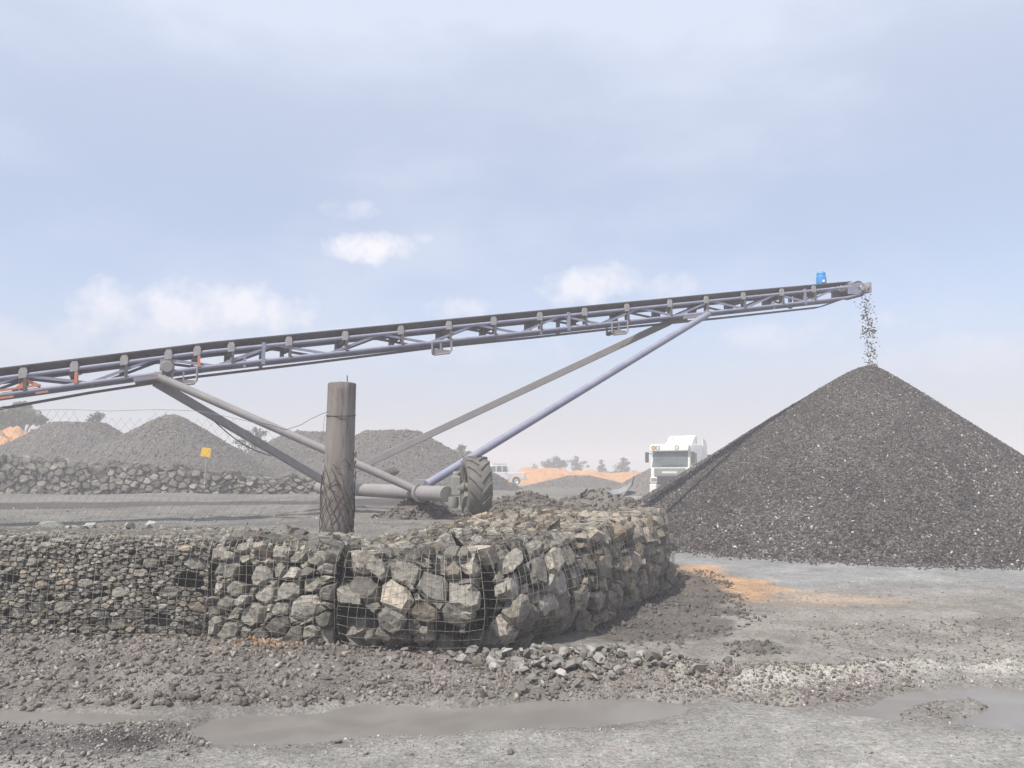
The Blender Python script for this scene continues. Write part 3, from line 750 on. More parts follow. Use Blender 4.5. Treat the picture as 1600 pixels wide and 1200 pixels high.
# fourth, turning the corner
bk4 = Basket(pC, pD, nCD + nBC * .35, nCD + nDF * .3, .0, .96, 1.02, 1.9, .17, .18, .52)
sl4 = Slant(.75, 1.4)
sd4 = sl4.seeds(bk4.Lu, bk4.Lv, .032, .140, 620, R, (), .80)
fill_basket('gabion_basket', bk4, 'corner gabion bulging behind the small rubble heap, tightly packed with blocks', sd4, M['stone'], 34, gap=.011, prot=.06, heaped=36, slant=sl4)
bk5 = Basket(pD, pE, nDF + nCD * .3, nDF, .0, 1.02, 1.05, 2.0, .07, .05, .22)
sl5 = Slant(-.7, 1.4)
sd5 = sl5.seeds(bk5.Lu, bk5.Lv, .034, .13, 420, R, (), .80)
fill_basket('gabion_basket', bk5, 'narrow gabion with brownish stones, second from the wall\'s right end', sd5, M['stone_warm'], 35, gap=.014, prot=.055, heaped=10, slant=sl5)
bk6 = Basket(pE, pF, nDF, nDF + Vector((.2, .3)), .0, 1.05, 1.13, 2.3, .07, .04, .05)
sl6 = Slant(.6, 1.4)
sd6 = sl6.seeds(bk6.Lu, bk6.Lv, .045, .14, 560, R, (), .80)
fill_basket('gabion_basket', bk6, 'gabion at the right end of the wall, beside the great gravel heap', sd6, M['stone_warm'], 36, gap=.014, prot=.055, heaped=22, slant=sl6)

# pale rocks lying on the left basket
for (px, py, s, lab) in ((82, 818, .20, 'widest pale rock lying on the left gabion top'), (140, 822, .17, 'low flat pale rock right of the widest pale rock'), (203, 826, .15, 'dull pale rock left of the upright one on the gabion'),
                         (235, 824, .15, 'upright pale block standing on the left gabion top'), (42, 818, .09, 'small grey rock at the left end of the gabion top')):
    g = P(px, py, pL.y + (1.1 if s > .1 else .9)); q = hull_rock(int(px), 15, .75); q.name = 'rock'
    q.materials.append(M['pale_rock'] if s > .1 else M['stone'])
    o = link('rock', q, None, None, (g.x, g.y, WB + .98 + s * .28)); o.scale = (s * (1.5 if px == 82 else 1.15), s, s * (1.25 if px == 235 else .85)); o.rotation_euler = (.2, .1 * (px % 5), px)
    tag(o, lab, 'rock', 'loose rocks on the left gabion')

# ------------------------------------------------------------------ rubble on the ground
rs = np.random.RandomState(5)
def scatter(name, poly, n, smin, smax, mat, label, seed, soft=.15, octa=False, keep=None, parts=0, meshes=None, parent=None, power=2.0, cat='rubble'):
    r_ = np.random.RandomState(seed)
    px, py = sample_poly(poly, n, r_, soft)
    k = pud_sd(px, py) < (.02 if keep is None else keep)
    px, py = px[k], py[k]
    s = smin + (smax - smin) * r_.rand(len(px)) ** power
    z = height(px, py)
    order = np.argsort(-s); rr = random.Random(seed)
    for i in order[:parts]: put_stone(meshes, (px[i], py[i], z[i]), float(s[i]) * 1.15, rr, parent)
    k = order[parts:]
    pts = np.stack([px[k], py[k], z[k] + s[k] * .12], 1)
    return tag(link(name, chips(name, pts, s[k] * 1.1, seed, octa), mat), label, cat, kind='stuff')
scatter('rubble', BANK, 13000, .012, .072, M['rubble'], 'dusty broken rubble at the foot of the left gabions', 41, .12, parts=290, meshes=R_RUB, parent=ground, power=5.2)
scatter('gravel', gpoly([(-200, 1125), (200, 1120), (310, 1140), (330, 1165), (150, 1200), (60, 1215), (-200, 1215)]), 2300, .010, .040, M['mixed'], 'loose mixed gravel on the dark wet patch at the lower left', 42, .15, power=3, cat='gravel')
scatter('gravel', gpoly([(560, 1085), (820, 1085), (1120, 1088), (1250, 1105), (1430, 1060), (1200, 1040), (1000, 1030), (960, 1040), (760, 1070)]), 4200, .008, .045, M['rubble'], 'dusty gravel spreading right from the rubble heap to the puddle', 43, .15, power=3.2, cat='gravel')
scatter('gravel', gpoly([(1080, 1052), (1330, 1040), (1700, 1026), (1700, 1070), (1420, 1068), (1180, 1080)]), 3400, .008, .034, M['rubble_pale'], 'pale crushed gravel windrow behind the right puddle', 44, .12, power=3, cat='gravel')
scatter('gravel', [(-5.5, 3.6), (6.5, 3.6), (6.5, 5.5), (-5.5, 5.5)], 15000, .006, .022, M['rubble_pale'], 'fine grit over the grey road in the foreground', 45, .1, octa=True, power=4, cat='gravel')
scatter('gravel', [(1.0, 6.0), (12, 6.0), (14, 14), (2.6, 11.5)], 5000, .008, .032, M['rubble'], 'small loose stones on the brown mud flat', 46, .2, octa=True, power=3.2, cat='gravel')
scatter('soil_clods', gpoly([(1150, 1000), (1205, 1000), (1225, 1018), (1190, 1026), (1140, 1022)]), 120, .012, .06, M['dirt'], 'small patch of dark clods on the mud flat', 57, .1, power=2.5, cat='soil')
scatter('soil_clods', gpoly([(930, 985), (1040, 895), (1110, 890), (1160, 935), (1180, 975), (1080, 1005), (960, 1020)]), 1500, .012, .075, M['dirt'], 'dark crumbled soil at the right end of the gabion wall', 47, .15, power=3.0, cat='soil')
scatter('soil_clods', gpoly([(170, 1090), (360, 1096), (560, 1084), (560, 1094), (420, 1106), (170, 1104)]), 110, .015, .075, M['dirt'], 'dark mud lumps along the far edge of the puddles', 58, .05, power=2.2, cat='soil')
scatter('gravel', ISLE, 260, .008, .032, M['rubble'], 'gravel islet in the right puddle', 48, .45, keep=5, power=3, cat='gravel')
scatter('gravel', gpoly([(1230, 985), (1600, 965), (1680, 1040), (1350, 1040)]), 1500, .010, .04, M['rubble'], 'loose stones on the mud behind the pale windrow', 49, .3, power=3, cat='gravel')
scatter('gravel', [(-30, 9.3), (2.0, 9.8), (2.2, 16), (-30, 26)], 6000, .015, .07, M['rubble_pale'], 'loose stones strewn over the yard floor', 50, .2, octa=True, power=3.4, cat='gravel')
# the little heap of bigger stones in front of the corner basket
hroot = thing('rubble_heap', 'low heap of hand sized pale stones before the corner gabion', 'rubble heap', (HEAPG.x, HEAPG.y, 0))
rr = random.Random(9)
spots = []
for i in range(250):
    a, b = rr.gauss(0, .50), rr.gauss(0, .24)
    s = max(.045, min(.15, rr.gauss(.085, .028)))
    x_, y_ = HEAPG.x + a, HEAPG.y + b
    spots.append((x_, y_, s))
zz = height(np.array([q[0] for q in spots]), np.array([q[1] for q in spots]))
for (x_, y_, s), z_ in zip(spots, zz): put_stone(R_PALE if rr.random() < .75 else R_RUB, (x_, y_, z_ + .02), s, rr, hroot, sink=.1, off=(HEAPG.x, HEAPG.y, 0))
# single stones one can pick out on the foreground road
for i, (px, py, s, lab) in enumerate(((528, 1162, .05, 'dark fist sized stone on the road, nearest the long puddle'), (572, 1180, .045, 'palest pebble on the foreground road'), (640, 1180, .055, 'grey stone on the road right of the palest pebble'),
                                      (798, 1179, .05, 'dark stone lying alone on the middle of the foreground road'), (720, 1164, .04, 'small dark stone on the road below the long puddle'), (1358, 1178, .05, 'flat stone on the foreground road at the right'))):
    g = G(px, py); q = with_mat([ROCKS[i]], M['rubble_pale'] if i in (1, 2) else M['rubble'])[0]
    o = link('stone', q, None, None, (g.x, g.y, hz(g.x, g.y) + s * .2)); o.scale = (s * 1.3, s * 1.1, s); o.rotation_euler = (0, 0, i * 1.3)
    tag(o, lab, 'stone', 'single stones on the foreground road')

# ------------------------------------------------------------------ the great stockpile
def heap_mesh(name, Rr, H, cap, seed, nr=70, na=150, wob=.04, flat=0.0, ell=1.0, lean=0.0, skirt=1.03):
    """cone at the angle of repose with a rounded crown and slumped flanks; flat > 0 gives a level top of that radius"""
    rr_ = np.linspace(0, skirt, nr) ** 1.0; aa = np.linspace(0, 2 * np.pi, na, endpoint=False)
    A, Q = np.meshgrid(aa, rr_)
    q = Q
    hh = np.where(q < flat, 1.0, 1 - (q - flat) / (1 - flat))
    e_ = .050; hh = H * np.where(q < flat, 1.0, 1 - (np.sqrt(((q - flat) / (1 - flat)).clip(0) ** 2 + e_ * e_) - e_) / (math.sqrt(1 + e_ * e_) - e_)) if flat < .03 else H * hh
    hh = hh if flat < .03 else np.minimum(hh, H - cap * np.exp(-((q - flat).clip(0) / .11) ** 1.0) * (q >= flat) - (q < flat) * cap)
    rad = q * Rr * (1 + wob * fbm(np.cos(A) * 1.1 + seed, np.sin(A) * 1.1, 1, 1) * 2) * (1 - lean * np.cos(A))
    X, Y = rad * np.cos(A) * ell, rad * np.sin(A)
    Z = hh + wob * 1.2 * Rr / 7 * fbm(X + seed * 3, Y, 1.1, 4) * np.minimum(1, q * 3)
    Z = np.where(q > 1, Z - .2, Z)
    v = np.stack([X.ravel(), Y.ravel(), Z.ravel()], 1)
    i = np.arange(nr * na).reshape(nr, na)
    f = np.stack([i[:-1].ravel(), i[1:].ravel(), np.roll(i, -1, 1)[1:].ravel(), np.roll(i, -1, 1)[:-1].ravel()], 1)
    me = np_mesh(name, v, f); me.polygons.foreach_set('use_smooth', np.ones(len(f), bool)); return me, v
px_, py_ = PILE_C.x, PILE_C.y
pm, pv = heap_mesh('gravel_stockpile', PILE_R, PILE_H + .07, .10, 2.0, 90, 240, .02, 0.0, .90, .17)
pile = tag(link('gravel_stockpile', pm, M['aggregate'], None, (px_, py_, -.06)), 'tall dark cone of crushed aggregate under the conveyor head', 'stockpile')
rs = np.random.RandomState(77)
n = 230000
q = np.sqrt(rs.rand(n)) * 1.015; a = rs.uniform(0, 2 * np.pi, n)
front = (np.sin(a) < .75); q, a = q[front], a[front]
# interpolate the heap surface (polar grid) for the chips
nr_, na_ = 90, 240
fi = q / 1.03 * (nr_ - 1); i0 = np.clip(fi.astype(int), 0, nr_ - 2); t0 = fi - i0
fa = a / (2 * np.pi) * na_; j0 = fa.astype(int) % na_; j1 = (j0 + 1) % na_; t1 = fa - np.floor(fa)
pg = pv.reshape(nr_, na_, 3)
pp = (pg[i0, j0] * (1 - t1)[:, None] + pg[i0, j1] * t1[:, None]) * (1 - t0)[:, None] + (pg[i0 + 1, j0] * (1 - t1)[:, None] + pg[i0 + 1, j1] * t1[:, None]) * t0[:, None]
sz = (.026 + .05 * rs.rand(len(pp)) ** 1.7) * (.85 + .4 * q ** 3)
lg = link('loose_gravel', chips('loose_gravel', pp + np.array([0, 0, .008]), sz, 78, True, .7, .4), M['aggregate'], pile); tag(lg, kind='stuff')
# chips rolled out past the foot of the heap
n = 5000; a = rs.uniform(np.pi * .95, np.pi * 2.05, n); q = 1 + np.abs(rs.normal(0, .035, n))
q = q * (1 - .17 * np.cos(a)); x_, y_ = px_ + .90 * PILE_R * q * np.cos(a), py_ + PILE_R * q * np.sin(a)
tag(link('gravel', chips('gravel', np.stack([x_, y_, height(x_, y_) + .01], 1), rs.uniform(.03, .07, n), 79, True), M['aggregate']), 'dark chips rolled out from the foot of the great heap', 'gravel', kind='stuff')
# older finer heap leaning on it from behind
c2 = P(1186, 690, 25.0)
m2_, _ = heap_mesh('gravel_heap', 5.4, c2.z + .1, .12, 4.2, 60, 150, .02)
tag(link('gravel_heap', m2_, M['old_heap'], None, (c2.x, c2.y, -.1)), 'smooth dark older heap behind the left flank of the tall cone', 'heap')

# ------------------------------------------------------------------ background heaps
def far_heap(px, py, Y, slope, label, seed, flat=.0, cap=.25, ell=1.0, mat='far_pile', base=.5, name='gravel_heap'):
    c = P(px, py, Y); H = c.z - base + cap * .6; Rr = H / math.tan(math.radians(slope)) / (1 - flat)
    me, v = heap_mesh(name, Rr, H, cap, seed, 60, 130, .05, flat, ell)
    o = tag(link(name, me, M[mat], None, (c.x, Y, base - .05)), label, 'heap', 'stockpiles across the yard')
    r_ = np.random.RandomState(int(seed * 10)); k = r_.choice(len(v), 9000); v2 = v[k] + r_.normal(0, .10, (9000, 3)) * np.array([1, 1, .12]) * 1.6
    # keep the scatter on the surface: jitter only between neighbouring grid points
    kk = (k + 130) % len(v); t = r_.rand(9000, 1); v2 = v[k] * (1 - t) + v[kk] * t
    ok = k + 130 < len(v)
    g = link('loose_gravel', chips('loose_gravel', v2[ok], r_.uniform(.06, .16, ok.sum()), int(seed * 10) + 1, True), M['far_stone'], o); tag(g, kind='stuff')
    return o
far_heap(124, 659, 44, 31, 'broad flat topped grey heap farthest left across the yard', 1.3, .13, .25)
far_heap(268, 653, 39, 30, 'pointed grey heap behind the yellow sign', 2.7, .02, .25)
far_heap(492, 674, 45, 29, 'low grey heap left of the wooden post, half hidden by it', 3.1, .14, .3)
far_heap(612, 672, 40, 29, 'rounded grey heap between the wooden post and the conveyor tyre', 4.9, .14, .3)
far_heap(905, 743, 62, 17, 'small low dark heap between pickup and truck', 5.3, .1, .15, 1.3, 'dirt', .3)
far_heap(1052, 722, 56, 27, 'dark heap beside the white truck', 6.1, .1, .2, 1.0, 'dirt', 0.0)

# dirt mounds just behind the wall and under the axle
def mound(px, py, Y, hw, hd, base, label, seed, mat='dirt'):
    c = P(px, py, Y); H = c.z - base
    nn = 60; xs = np.linspace(-1, 1, nn); X, Yg = np.meshgrid(xs, xs); r2 = np.sqrt(X ** 2 + Yg ** 2)
    Z = H * np.clip(1 - r2 ** 1.6, -.3, 1) * (1 + .7 * fbm(X * hw + seed, Yg * hd, 1.8, 3)) + .10 * fbm(X * hw - seed, Yg * hd, 4.0, 4) * np.clip(1.2 - r2, 0, 1)
    v = np.stack([(X * hw).ravel(), (Yg * hd).ravel(), Z.ravel()], 1)
    i = np.arange(nn * nn).reshape(nn, nn); f = np.stack([i[:-1, :-1].ravel(), i[:-1, 1:].ravel(), i[1:, 1:].ravel(), i[1:, :-1].ravel()], 1)
    ok = (r2.ravel()[f].min(1) < 1.04); me = np_mesh('dirt_mound', v, f[ok])
    o = tag(link('dirt_mound', me, M[mat], None, (c.x, Y, base - .04)), label, 'dirt mound', 'dirt mounds behind the wall')
    r_ = np.random.RandomState(int(seed * 7)); k = r_.choice(np.where(r2.ravel() < .95)[0], 700)
    cl = link('clods', chips('clods', v[k] + np.array([0, 0, .01]), .03 + .13 * r_.rand(700) ** 3, int(seed * 9)), M['dirt'], o); tag(cl, kind='stuff')
    return o
mound(655, 778, 15.3, 1.0, .9, .70, 'dark mud mound beneath the conveyor axle', 1.0)
mound(830, 771, 15.2, 1.30, 1.0, .75, 'dark lumpy mud mound right of the tyre', 2.0)
mound(930, 768, 17.0, 1.5, 1.2, .70, 'low dark mound under the bent metal sheet', 3.0)
mound(985, 778, 14.0, .55, .8, .74, 'dark mound at the far right end of the wall', 4.0)
bo = hull_rock(900, 18, .8); bo.name = 'boulder'; bo.materials.append(M['dirt'])
c = P(611, 737, 30); o = link('boulder', bo, None, None, c); o.scale = (.75, .6, .62)
tag(o, 'dark boulder on the yard just right of the post', 'boulder')

# orange earth banks
def bank(pts, Y, depth, base, label, seed):
    n_ = len(pts) * 14; xs = np.interp(np.linspace(0, len(pts) - 1, n_), range(len(pts)), [P(p[0], p[1], Y).x for p in pts])
    hs = np.interp(np.linspace(0, len(pts) - 1, n_), range(len(pts)), [P(p[0], p[1], Y).z for p in pts]) - base
    prof = np.linspace(-1, 1, 26); X, Q = np.meshgrid(xs, prof); Hh = np.tile(hs, (26, 1))
    Z = base + Hh * np.clip(1.15 - np.abs(Q) ** 1.5 * 1.2, -.1, 1.0) * (1 + .5 * fbm(X + seed, Q * depth, .55, 4)) - .05
    v = np.stack([X.ravel(), (Y + Q * depth).ravel(), Z.ravel()], 1); i = np.arange(26 * n_).reshape(26, n_)
    f = np.stack([i[:-1, :-1].ravel(), i[:-1, 1:].ravel(), i[1:, 1:].ravel(), i[1:, :-1].ravel()], 1)
    return tag(link('earth_bank', np_mesh('earth_bank', v, f), M['orange']), label, 'earth bank', kind='structure')
bank([(795, 750), (815, 735), (850, 734), (900, 736), (950, 739), (985, 738), (1010, 741), (1060, 745), (1120, 760)], 88, 5, .1, 'bright orange earth bank behind the pickup and truck', 2)
bank([(-300, 690), (-120, 676), (-30, 680), (8, 683), (30, 691), (60, 712), (90, 735)], 58, 5, .3, 'orange earth bank at the left edge', 5)

# ------------------------------------------------------------------ rough stone wall across the yard
WY = 32.0
wpts = [(-520, 708, 772), (-60, 712, 771), (60, 717, 770), (150, 724, 771), (240, 730, 773), (330, 737, 776), (420, 745, 778), (500, 752, 780)]
wroot_p = P(0, 771, WY)
wall = thing('stone_wall', 'long rough dry stone wall across the yard behind the fence', 'stone wall', (wroot_p.x, WY, hz(wroot_p.x, WY)))
class FarWall:
    def __init__(s):
        s.x0 = P(-60, 740, WY).x; s.x1 = P(500, 740, WY).x; s.Lu = s.x1 - s.x0; s.Lf = 1.6; s.Lv = 2.3
        s.X = [P(a, b, WY).x for a, b, c in wpts]; s.T = [P(a, b, WY).z for a, b, c in wpts]; s.B = [P(a, c, WY).z for a, b, c in wpts]
    def pos(s, u, v):
        xx = s.x0 + u; t = float(np.interp(xx, s.X, s.T)); b = float(np.interp(xx, s.X, s.B)) - .1
        t += .12 * math.sin(1.7 * xx) * math.sin(.9 * xx + 1) + .06 * math.sin(5.3 * xx)
        f = v / s.Lf
        if f <= 1: return Vector((xx, WY - .25 + .25 * f, b + (t - b) * f))
        return Vector((xx, WY + (v - s.Lf), t))
    def nrm(s, u, v):
        return Vector((0, -1, .12)).normalized() if v < s.Lf * .93 else Vector((0, -.35, 1)).normalized()
fw = FarWall(); r = random.Random(77)
sd = poisson(fw.Lu, fw.Lv, .085, .19, 1300, r, (), .80)
cells = power_cells(sd, fw.Lu, fw.Lv); k = 0; rest = MB()
for c_ in cells:
    if not c_: continue
    V, Fc = stone_mesh(fw, c_, r, wall.location, .020, .12, .3)
    if k < 290:
        me = bpy.data.meshes.new('stone'); me.from_pydata([tuple(v) for v in V], [], Fc); me.update(); link('stone', me, M['far_stone'], wall); k += 1
    else: rest.add(V, Fc)
if rest.v: tag(rest.build('small_stones', M['far_stone'], wall), kind='stuff')
vs, fs = [], []
for i in range(41):
    u = fw.Lu * i / 40
    a, b = fw.pos(u, 0), fw.pos(u, fw.Lf); vs += [(a.x, WY - .05, a.z - .3), (b.x, WY + .12, b.z - .12), (b.x, WY + 1.6, b.z - .1), (b.x, WY + 2.2, a.z - .3)]
for i in range(40):
    for j in range(4): fs.append((i * 4 + j, i * 4 + 4 + j, i * 4 + 4 + (j + 1) % 4, i * 4 + (j + 1) % 4))
fs += [(3, 2, 1, 0), (160, 161, 162, 163)]
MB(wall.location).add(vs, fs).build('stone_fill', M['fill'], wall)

# ------------------------------------------------------------------ conveyor
# centre line of the near top chord in the picture, with distance
def invY(px): return 1 / 14.0 + (px - 100) * (1 / 21.7 - 1 / 14.0) / 1245
def chordpt(px, py): return P(px, py, 1 / invY(px))
K0, K1, K2 = chordpt(0, 591), chordpt(330, 549), chordpt(1340, 447)
tdir = (K2 - K0); tdir.z = 0; tdir.normalize()
wdir = Vector((-tdir.y, tdir.x, 0))                     # across the belt, away from the camera
BW = .56                                               # frame width
def s_of(p): return (Vector((p.x, p.y, 0)) - Vector((K1.x, K1.y, 0))).dot(tdir)
S0, S2 = s_of(K0), s_of(K2)
g1 = (K1.z - K0.z) / (0 - S0); g2 = (K2.z - K1.z) / S2
S_TAIL = -(K1.z - .95) / g1 if True else S0
def cp(s, w=0.0, h=0.0):
    """point on the conveyor: s along, w across (0 near side, BW far side), h above the top chord"""
    z = K1.z + (g2 if s > 0 else g1) * s
    return Vector((K1.x, K1.y, 0)) + tdir * s + wdir * w + Vector((0, 0, z + h))
def s_px(px):
    lo, hi = -40.0, 40.0
    for _ in range(50):
        m_ = (lo + hi) / 2; p = cp(m_)
        x_ = 800 + F * p.x / (p.y * math.cos(TH) + (p.z - EYE) * math.sin(TH))
        if x_ < px or p.y < 2: lo = m_
        else: hi = m_
    return (lo + hi) / 2
SH = s_px(1344)
TD = .30                                                # truss depth
axN, axF = P(697, 772, 13.9), P(499, 762, 19.4)
conv = thing('conveyor', 'long inclined belt conveyor on a wheeled frame tipping gravel onto the tall heap', 'conveyor', (axN.x, axN.y, .76))
CO = conv.location
ss = [S_TAIL, S_TAIL * .5, 0, SH]
for w in (0, BW):
    MB(CO).tube([cp(S_TAIL, w), cp(0, w), cp(SH - .05, w)], .038, 10).build('top_chord', M['steel'], conv, True)
    MB(CO).tube([cp(S_TAIL, w, -TD), cp(0, w, -TD), cp(SH - .55, w, -TD), cp(SH - .05, w, -TD + .06)], .039, 10).build('bottom_chord', M['steel'], conv, True)
# diagonals and joint verticals
step = 1.08; s = S_TAIL + .3; k = 0
while s + step < SH - .6:
    for w in (0, BW):
        a, b = (0, -TD) if k % 2 else (-TD, 0)
        MB(CO).bar(cp(s, w, a), cp(s + step, w, b), .035, .05).build('diagonal_brace', M['steel'], conv)
    if k % 2 == 0:
        MB(CO).bar(cp(s, 0, -TD), cp(s, BW, -TD), .05, .05).build('cross_member', M['steel'], conv)
    s += step; k += 1
for px in (412, 888, 1257):
    s = s_px(px)
    for w in (0, BW):
        MB(CO).bar(cp(s, w, -TD - .07), cp(s, w, .07), .08, .07, tdir).build('joint_flange', M['steel'], conv)
for px in (383, 845, 1208):
    s = s_px(px); MB(CO).bar(cp(s, 0, -TD - .09), cp(s, 0, -TD + .12), .05, .05, tdir).build('bolt_lug', M['steel'], conv)
# carrying idlers
px_list = [-50, 35, 115, 193, 262, 307, 360, 450, 538, 625, 700, 770, 842, 912, 978, 1045, 1102, 1160, 1220, 1270]
sl = [s_px(p) for p in px_list]
s = sl[0] - 1.15
while s > S_TAIL + .6: sl.insert(0, s); s -= 1.15
for s in sl:
    pxx = 800 + F * cp(s).x / (cp(s).y * math.cos(TH) + (cp(s).z - EYE) * math.sin(TH))
    for w, sg in ((-.03, -1), (BW + .03, 1)):
        bm_ = MB(CO)
        a = [(-.05, -.05), (.07, -.05), (.075, .08), (.05, .135), (-.03, .14), (-.06, .08)]
        vs = [cp(s + q[0], w - .018, q[1]) for q in a] + [cp(s + q[0], w + .018, q[1]) for q in a]
        nq = len(a); bm_.add(vs, [tuple(range(nq)), tuple(range(2 * nq - 1, nq - 1, -1))] + [(i, (i + 1) % nq, nq + (i + 1) % nq, nq + i) for i in range(nq)])
        bm_.build('idler_bracket', M['zinc'], conv)
    # support frame below, dark plate with cut-outs
    MB(CO).bar(cp(s - .02, .02, -.08), cp(s - .02, BW - .02, -.08), .09, .11).build('idler_frame', M['steel_dark'], conv)
    orange = pxx < 320 and int(pxx) % 3 != 1
    MB(CO).bar(cp(s + .05, .03, -TD + .02), cp(s + .05, .03, -.06), .16, .05, tdir).build('idler_leg', M['orange_paint'] if orange else M['steel_dark'], conv)
    MB(CO).bar(cp(s - .06, BW - .06, -TD + .05), cp(s - .06, BW - .06, .04), .05, .34, wdir).build('idler_leg', M['orange_paint'] if orange else M['steel_dark'], conv)
    MB(CO).tube([cp(s, BW * .33, .015), cp(s, BW * .67, .015)], .05, 10).build('roller', M['steel_dark'], conv, True)
    MB(CO).tube([cp(s, BW * .30, .025), cp(s, .01, .105)], .045, 10).build('roller', M['steel_dark'], conv, True)
    MB(CO).tube([cp(s, BW * .70, .025), cp(s, BW - .01, .105)], .045, 10).build('roller', M['steel_dark'], conv, True)
# carrying belt: troughed strip
prof = [(-.02, .168), (BW * .30, .06), (BW * .70, .06), (BW + .02, .168)]
vs, fs = [], []
stn = [S_TAIL, S_TAIL * .66, S_TAIL * .33, 0, SH * .25, SH * .5, SH * .75, SH - 1.2, SH - .35]
for i, s in enumerate(stn):
    fl = 1.0 if i < len(stn) - 2 else (.8 if i == len(stn) - 2 else .15)
    for th in (0, .022):
        for (w, h) in prof: vs.append(cp(s, w,   .065 + (h - .065) * fl + th + (.06 if i == len(stn) - 1 else 0)))
for i in range(len(stn) - 1):
    a, b = i * 8, i * 8 + 8
    for j in range(3):
        fs += [(a + j, b + j, b + j + 1, a + j + 1), (a + 4 + j, a + 5 + j, b + 5 + j, b + 4 + j)]
    fs += [(a, a + 4, b + 4, b), (a + 3, b + 3, b + 7, a + 7)]
fs += [(0, 1, 5, 4), (1, 2, 6, 5), (2, 3, 7, 6)]
e = (len(stn) - 1) * 8; fs += [(e, e + 4, e + 5, e + 1), (e + 1, e + 5, e + 6, e + 2), (e + 2, e + 6, e + 7, e + 3)]
belt = MB(CO).add(vs, fs).build('belt', M['belt'], conv)
# material riding on the belt
nn = 5000; rs = np.random.RandomState(8); sv = rs.uniform(S0 - 2, SH - .3, nn); wv_ = np.clip(rs.normal(BW / 2, .08, nn), .1, BW - .1)
pts = np.array([cp(a, b, .09 + .05 * max(0, 1 - abs(b - BW / 2) / .25)) - CO for a, b in zip(sv, wv_)])
tag(link('carried_gravel', chips('carried_gravel', pts, rs.uniform(.03, .07, nn), 3, True), M['aggregate'], conv), kind='stuff')
# return belt slung below on its own rollers
ret = [(S_TAIL, -TD - .12)]
for px, py in ((-150, 659), (0, 637), (140, 612), (290, 589), (490, 565), (690, 540), (830, 526), (967, 511), (1130, 495), (1290, 477.5)):
    s = s_px(px); p = cp(s); q = P(px, py, p.y); ret.append((s, q.z - p.z))
ret.append((SH - .12, -.235))
vs, fs = [], []
for s, h in ret:
    vs += [cp(s, .10, h - .005), cp(s, BW - .12, h - .005), cp(s, BW - .12, h + .012), cp(s, .10, h + .012)]
for i in range(len(ret) - 1):
    for j in range(4): fs.append((i * 4 + j, i * 4 + 4 + j, i * 4 + 4 + (j + 1) % 4, i * 4 + (j + 1) % 4))
MB(CO).add(vs, fs).build('return_belt', M['belt_return'], conv)
for px, py in ((290, 592), (690, 545), (967, 515)):
    s = s_px(px); p = cp(s); h = P(px, py, p.y).z - p.z - .02
    MB(CO).tube([cp(s, .02, h), cp(s, BW - .02, h)], .055, 12).build('return_roller', M['steel_dark'], conv, True)
    for w in (0, BW):
        MB(CO).bar(cp(s - .02, w, h - .03), cp(s - .02, w, -TD), .06, .03, tdir).build('roller_hanger', M['steel'], conv)
    # near guard loop under the roller
    MB(CO).tube([cp(s - .22, -.04, -TD), cp(s - .22, -.04, h - .04), cp(s - .17, -.04, h - .10), cp(s + .17, -.04, h - .10), cp(s + .22, -.04, h - .04), cp(s + .22, -.04, -TD)], .022, 8).build('guard_loop', M['steel_dusty'], conv, True)
    MB(CO).box(cp(s, -.02, h - .045), (.36, .03, .09), Matrix.Rotation(math.atan2(tdir.y, tdir.x), 3, 'Z')).build('guard_plate', M['steel_dusty'], conv)
# head: pulley, belt wrap, cheek plates, scraper
hc = cp(SH, 0, -.075)
MB(CO).lathe([(0, 0), (.20, 0), (.20, BW), (0, BW)], hc, wdir, 28).build('head_pulley', M['steel_dark'], conv, True)
MB(CO).lathe([(.212, .03), (.232, .03), (.232, BW - .03), (.212, BW - .03), (.212, .03)], hc, wdir, 32).build('belt_wrap', M['belt'], conv, True)
for w in (-.04, BW + .01):
    vs = []
    for ww in (w, w + .03):
        vs += [cp(SH - .50, ww, -.02), cp(SH - .50, ww, -TD + .10), cp(SH - .1, ww, -TD + .06), cp(SH + .06, ww, -.20), cp(SH + .1, ww, -.05), cp(SH + .04, ww, .07), cp(SH - .12, ww, .10)]
    cpl = MB(CO).add(vs, [tuple(range(7)), tuple(range(13, 6, -1))] + [(i, (i + 1) % 7, 7 + (i + 1) % 7, 7 + i) for i in range(7)]).build('cheek_plate', M['steel'], conv)
for a in range(5):
    d = Vector((math.cos(a * 1.257 + .4), 0, math.sin(a * 1.257 + .4))); v = tdir * d.x + Vector((0, 0, d.z))
    MB(CO).bar(hc - wdir * .055, hc - wdir * .055 + v * .15, .025, .03, wdir).build('pulley_spoke', M['steel'], conv)
MB(CO).lathe([(0, -.085), (.07, -.085), (.08, -.07), (.08, -.04), (0, -.04)], hc, wdir, 16).build('bearing', M['zinc'], conv, True)
MB(CO).box(cp(SH + .33, BW * .35, -.07), (.12, .5, .30), Matrix.Rotation(math.atan2(tdir.y, tdir.x), 3, 'Z')).build('scraper_plate', M['zinc'], conv, False, .01)
MB(CO).bar(cp(SH - .05, -.05, -.07), cp(SH + .30, -.05, -.07), .05, .04).build('scraper_arm', M['steel'], conv)
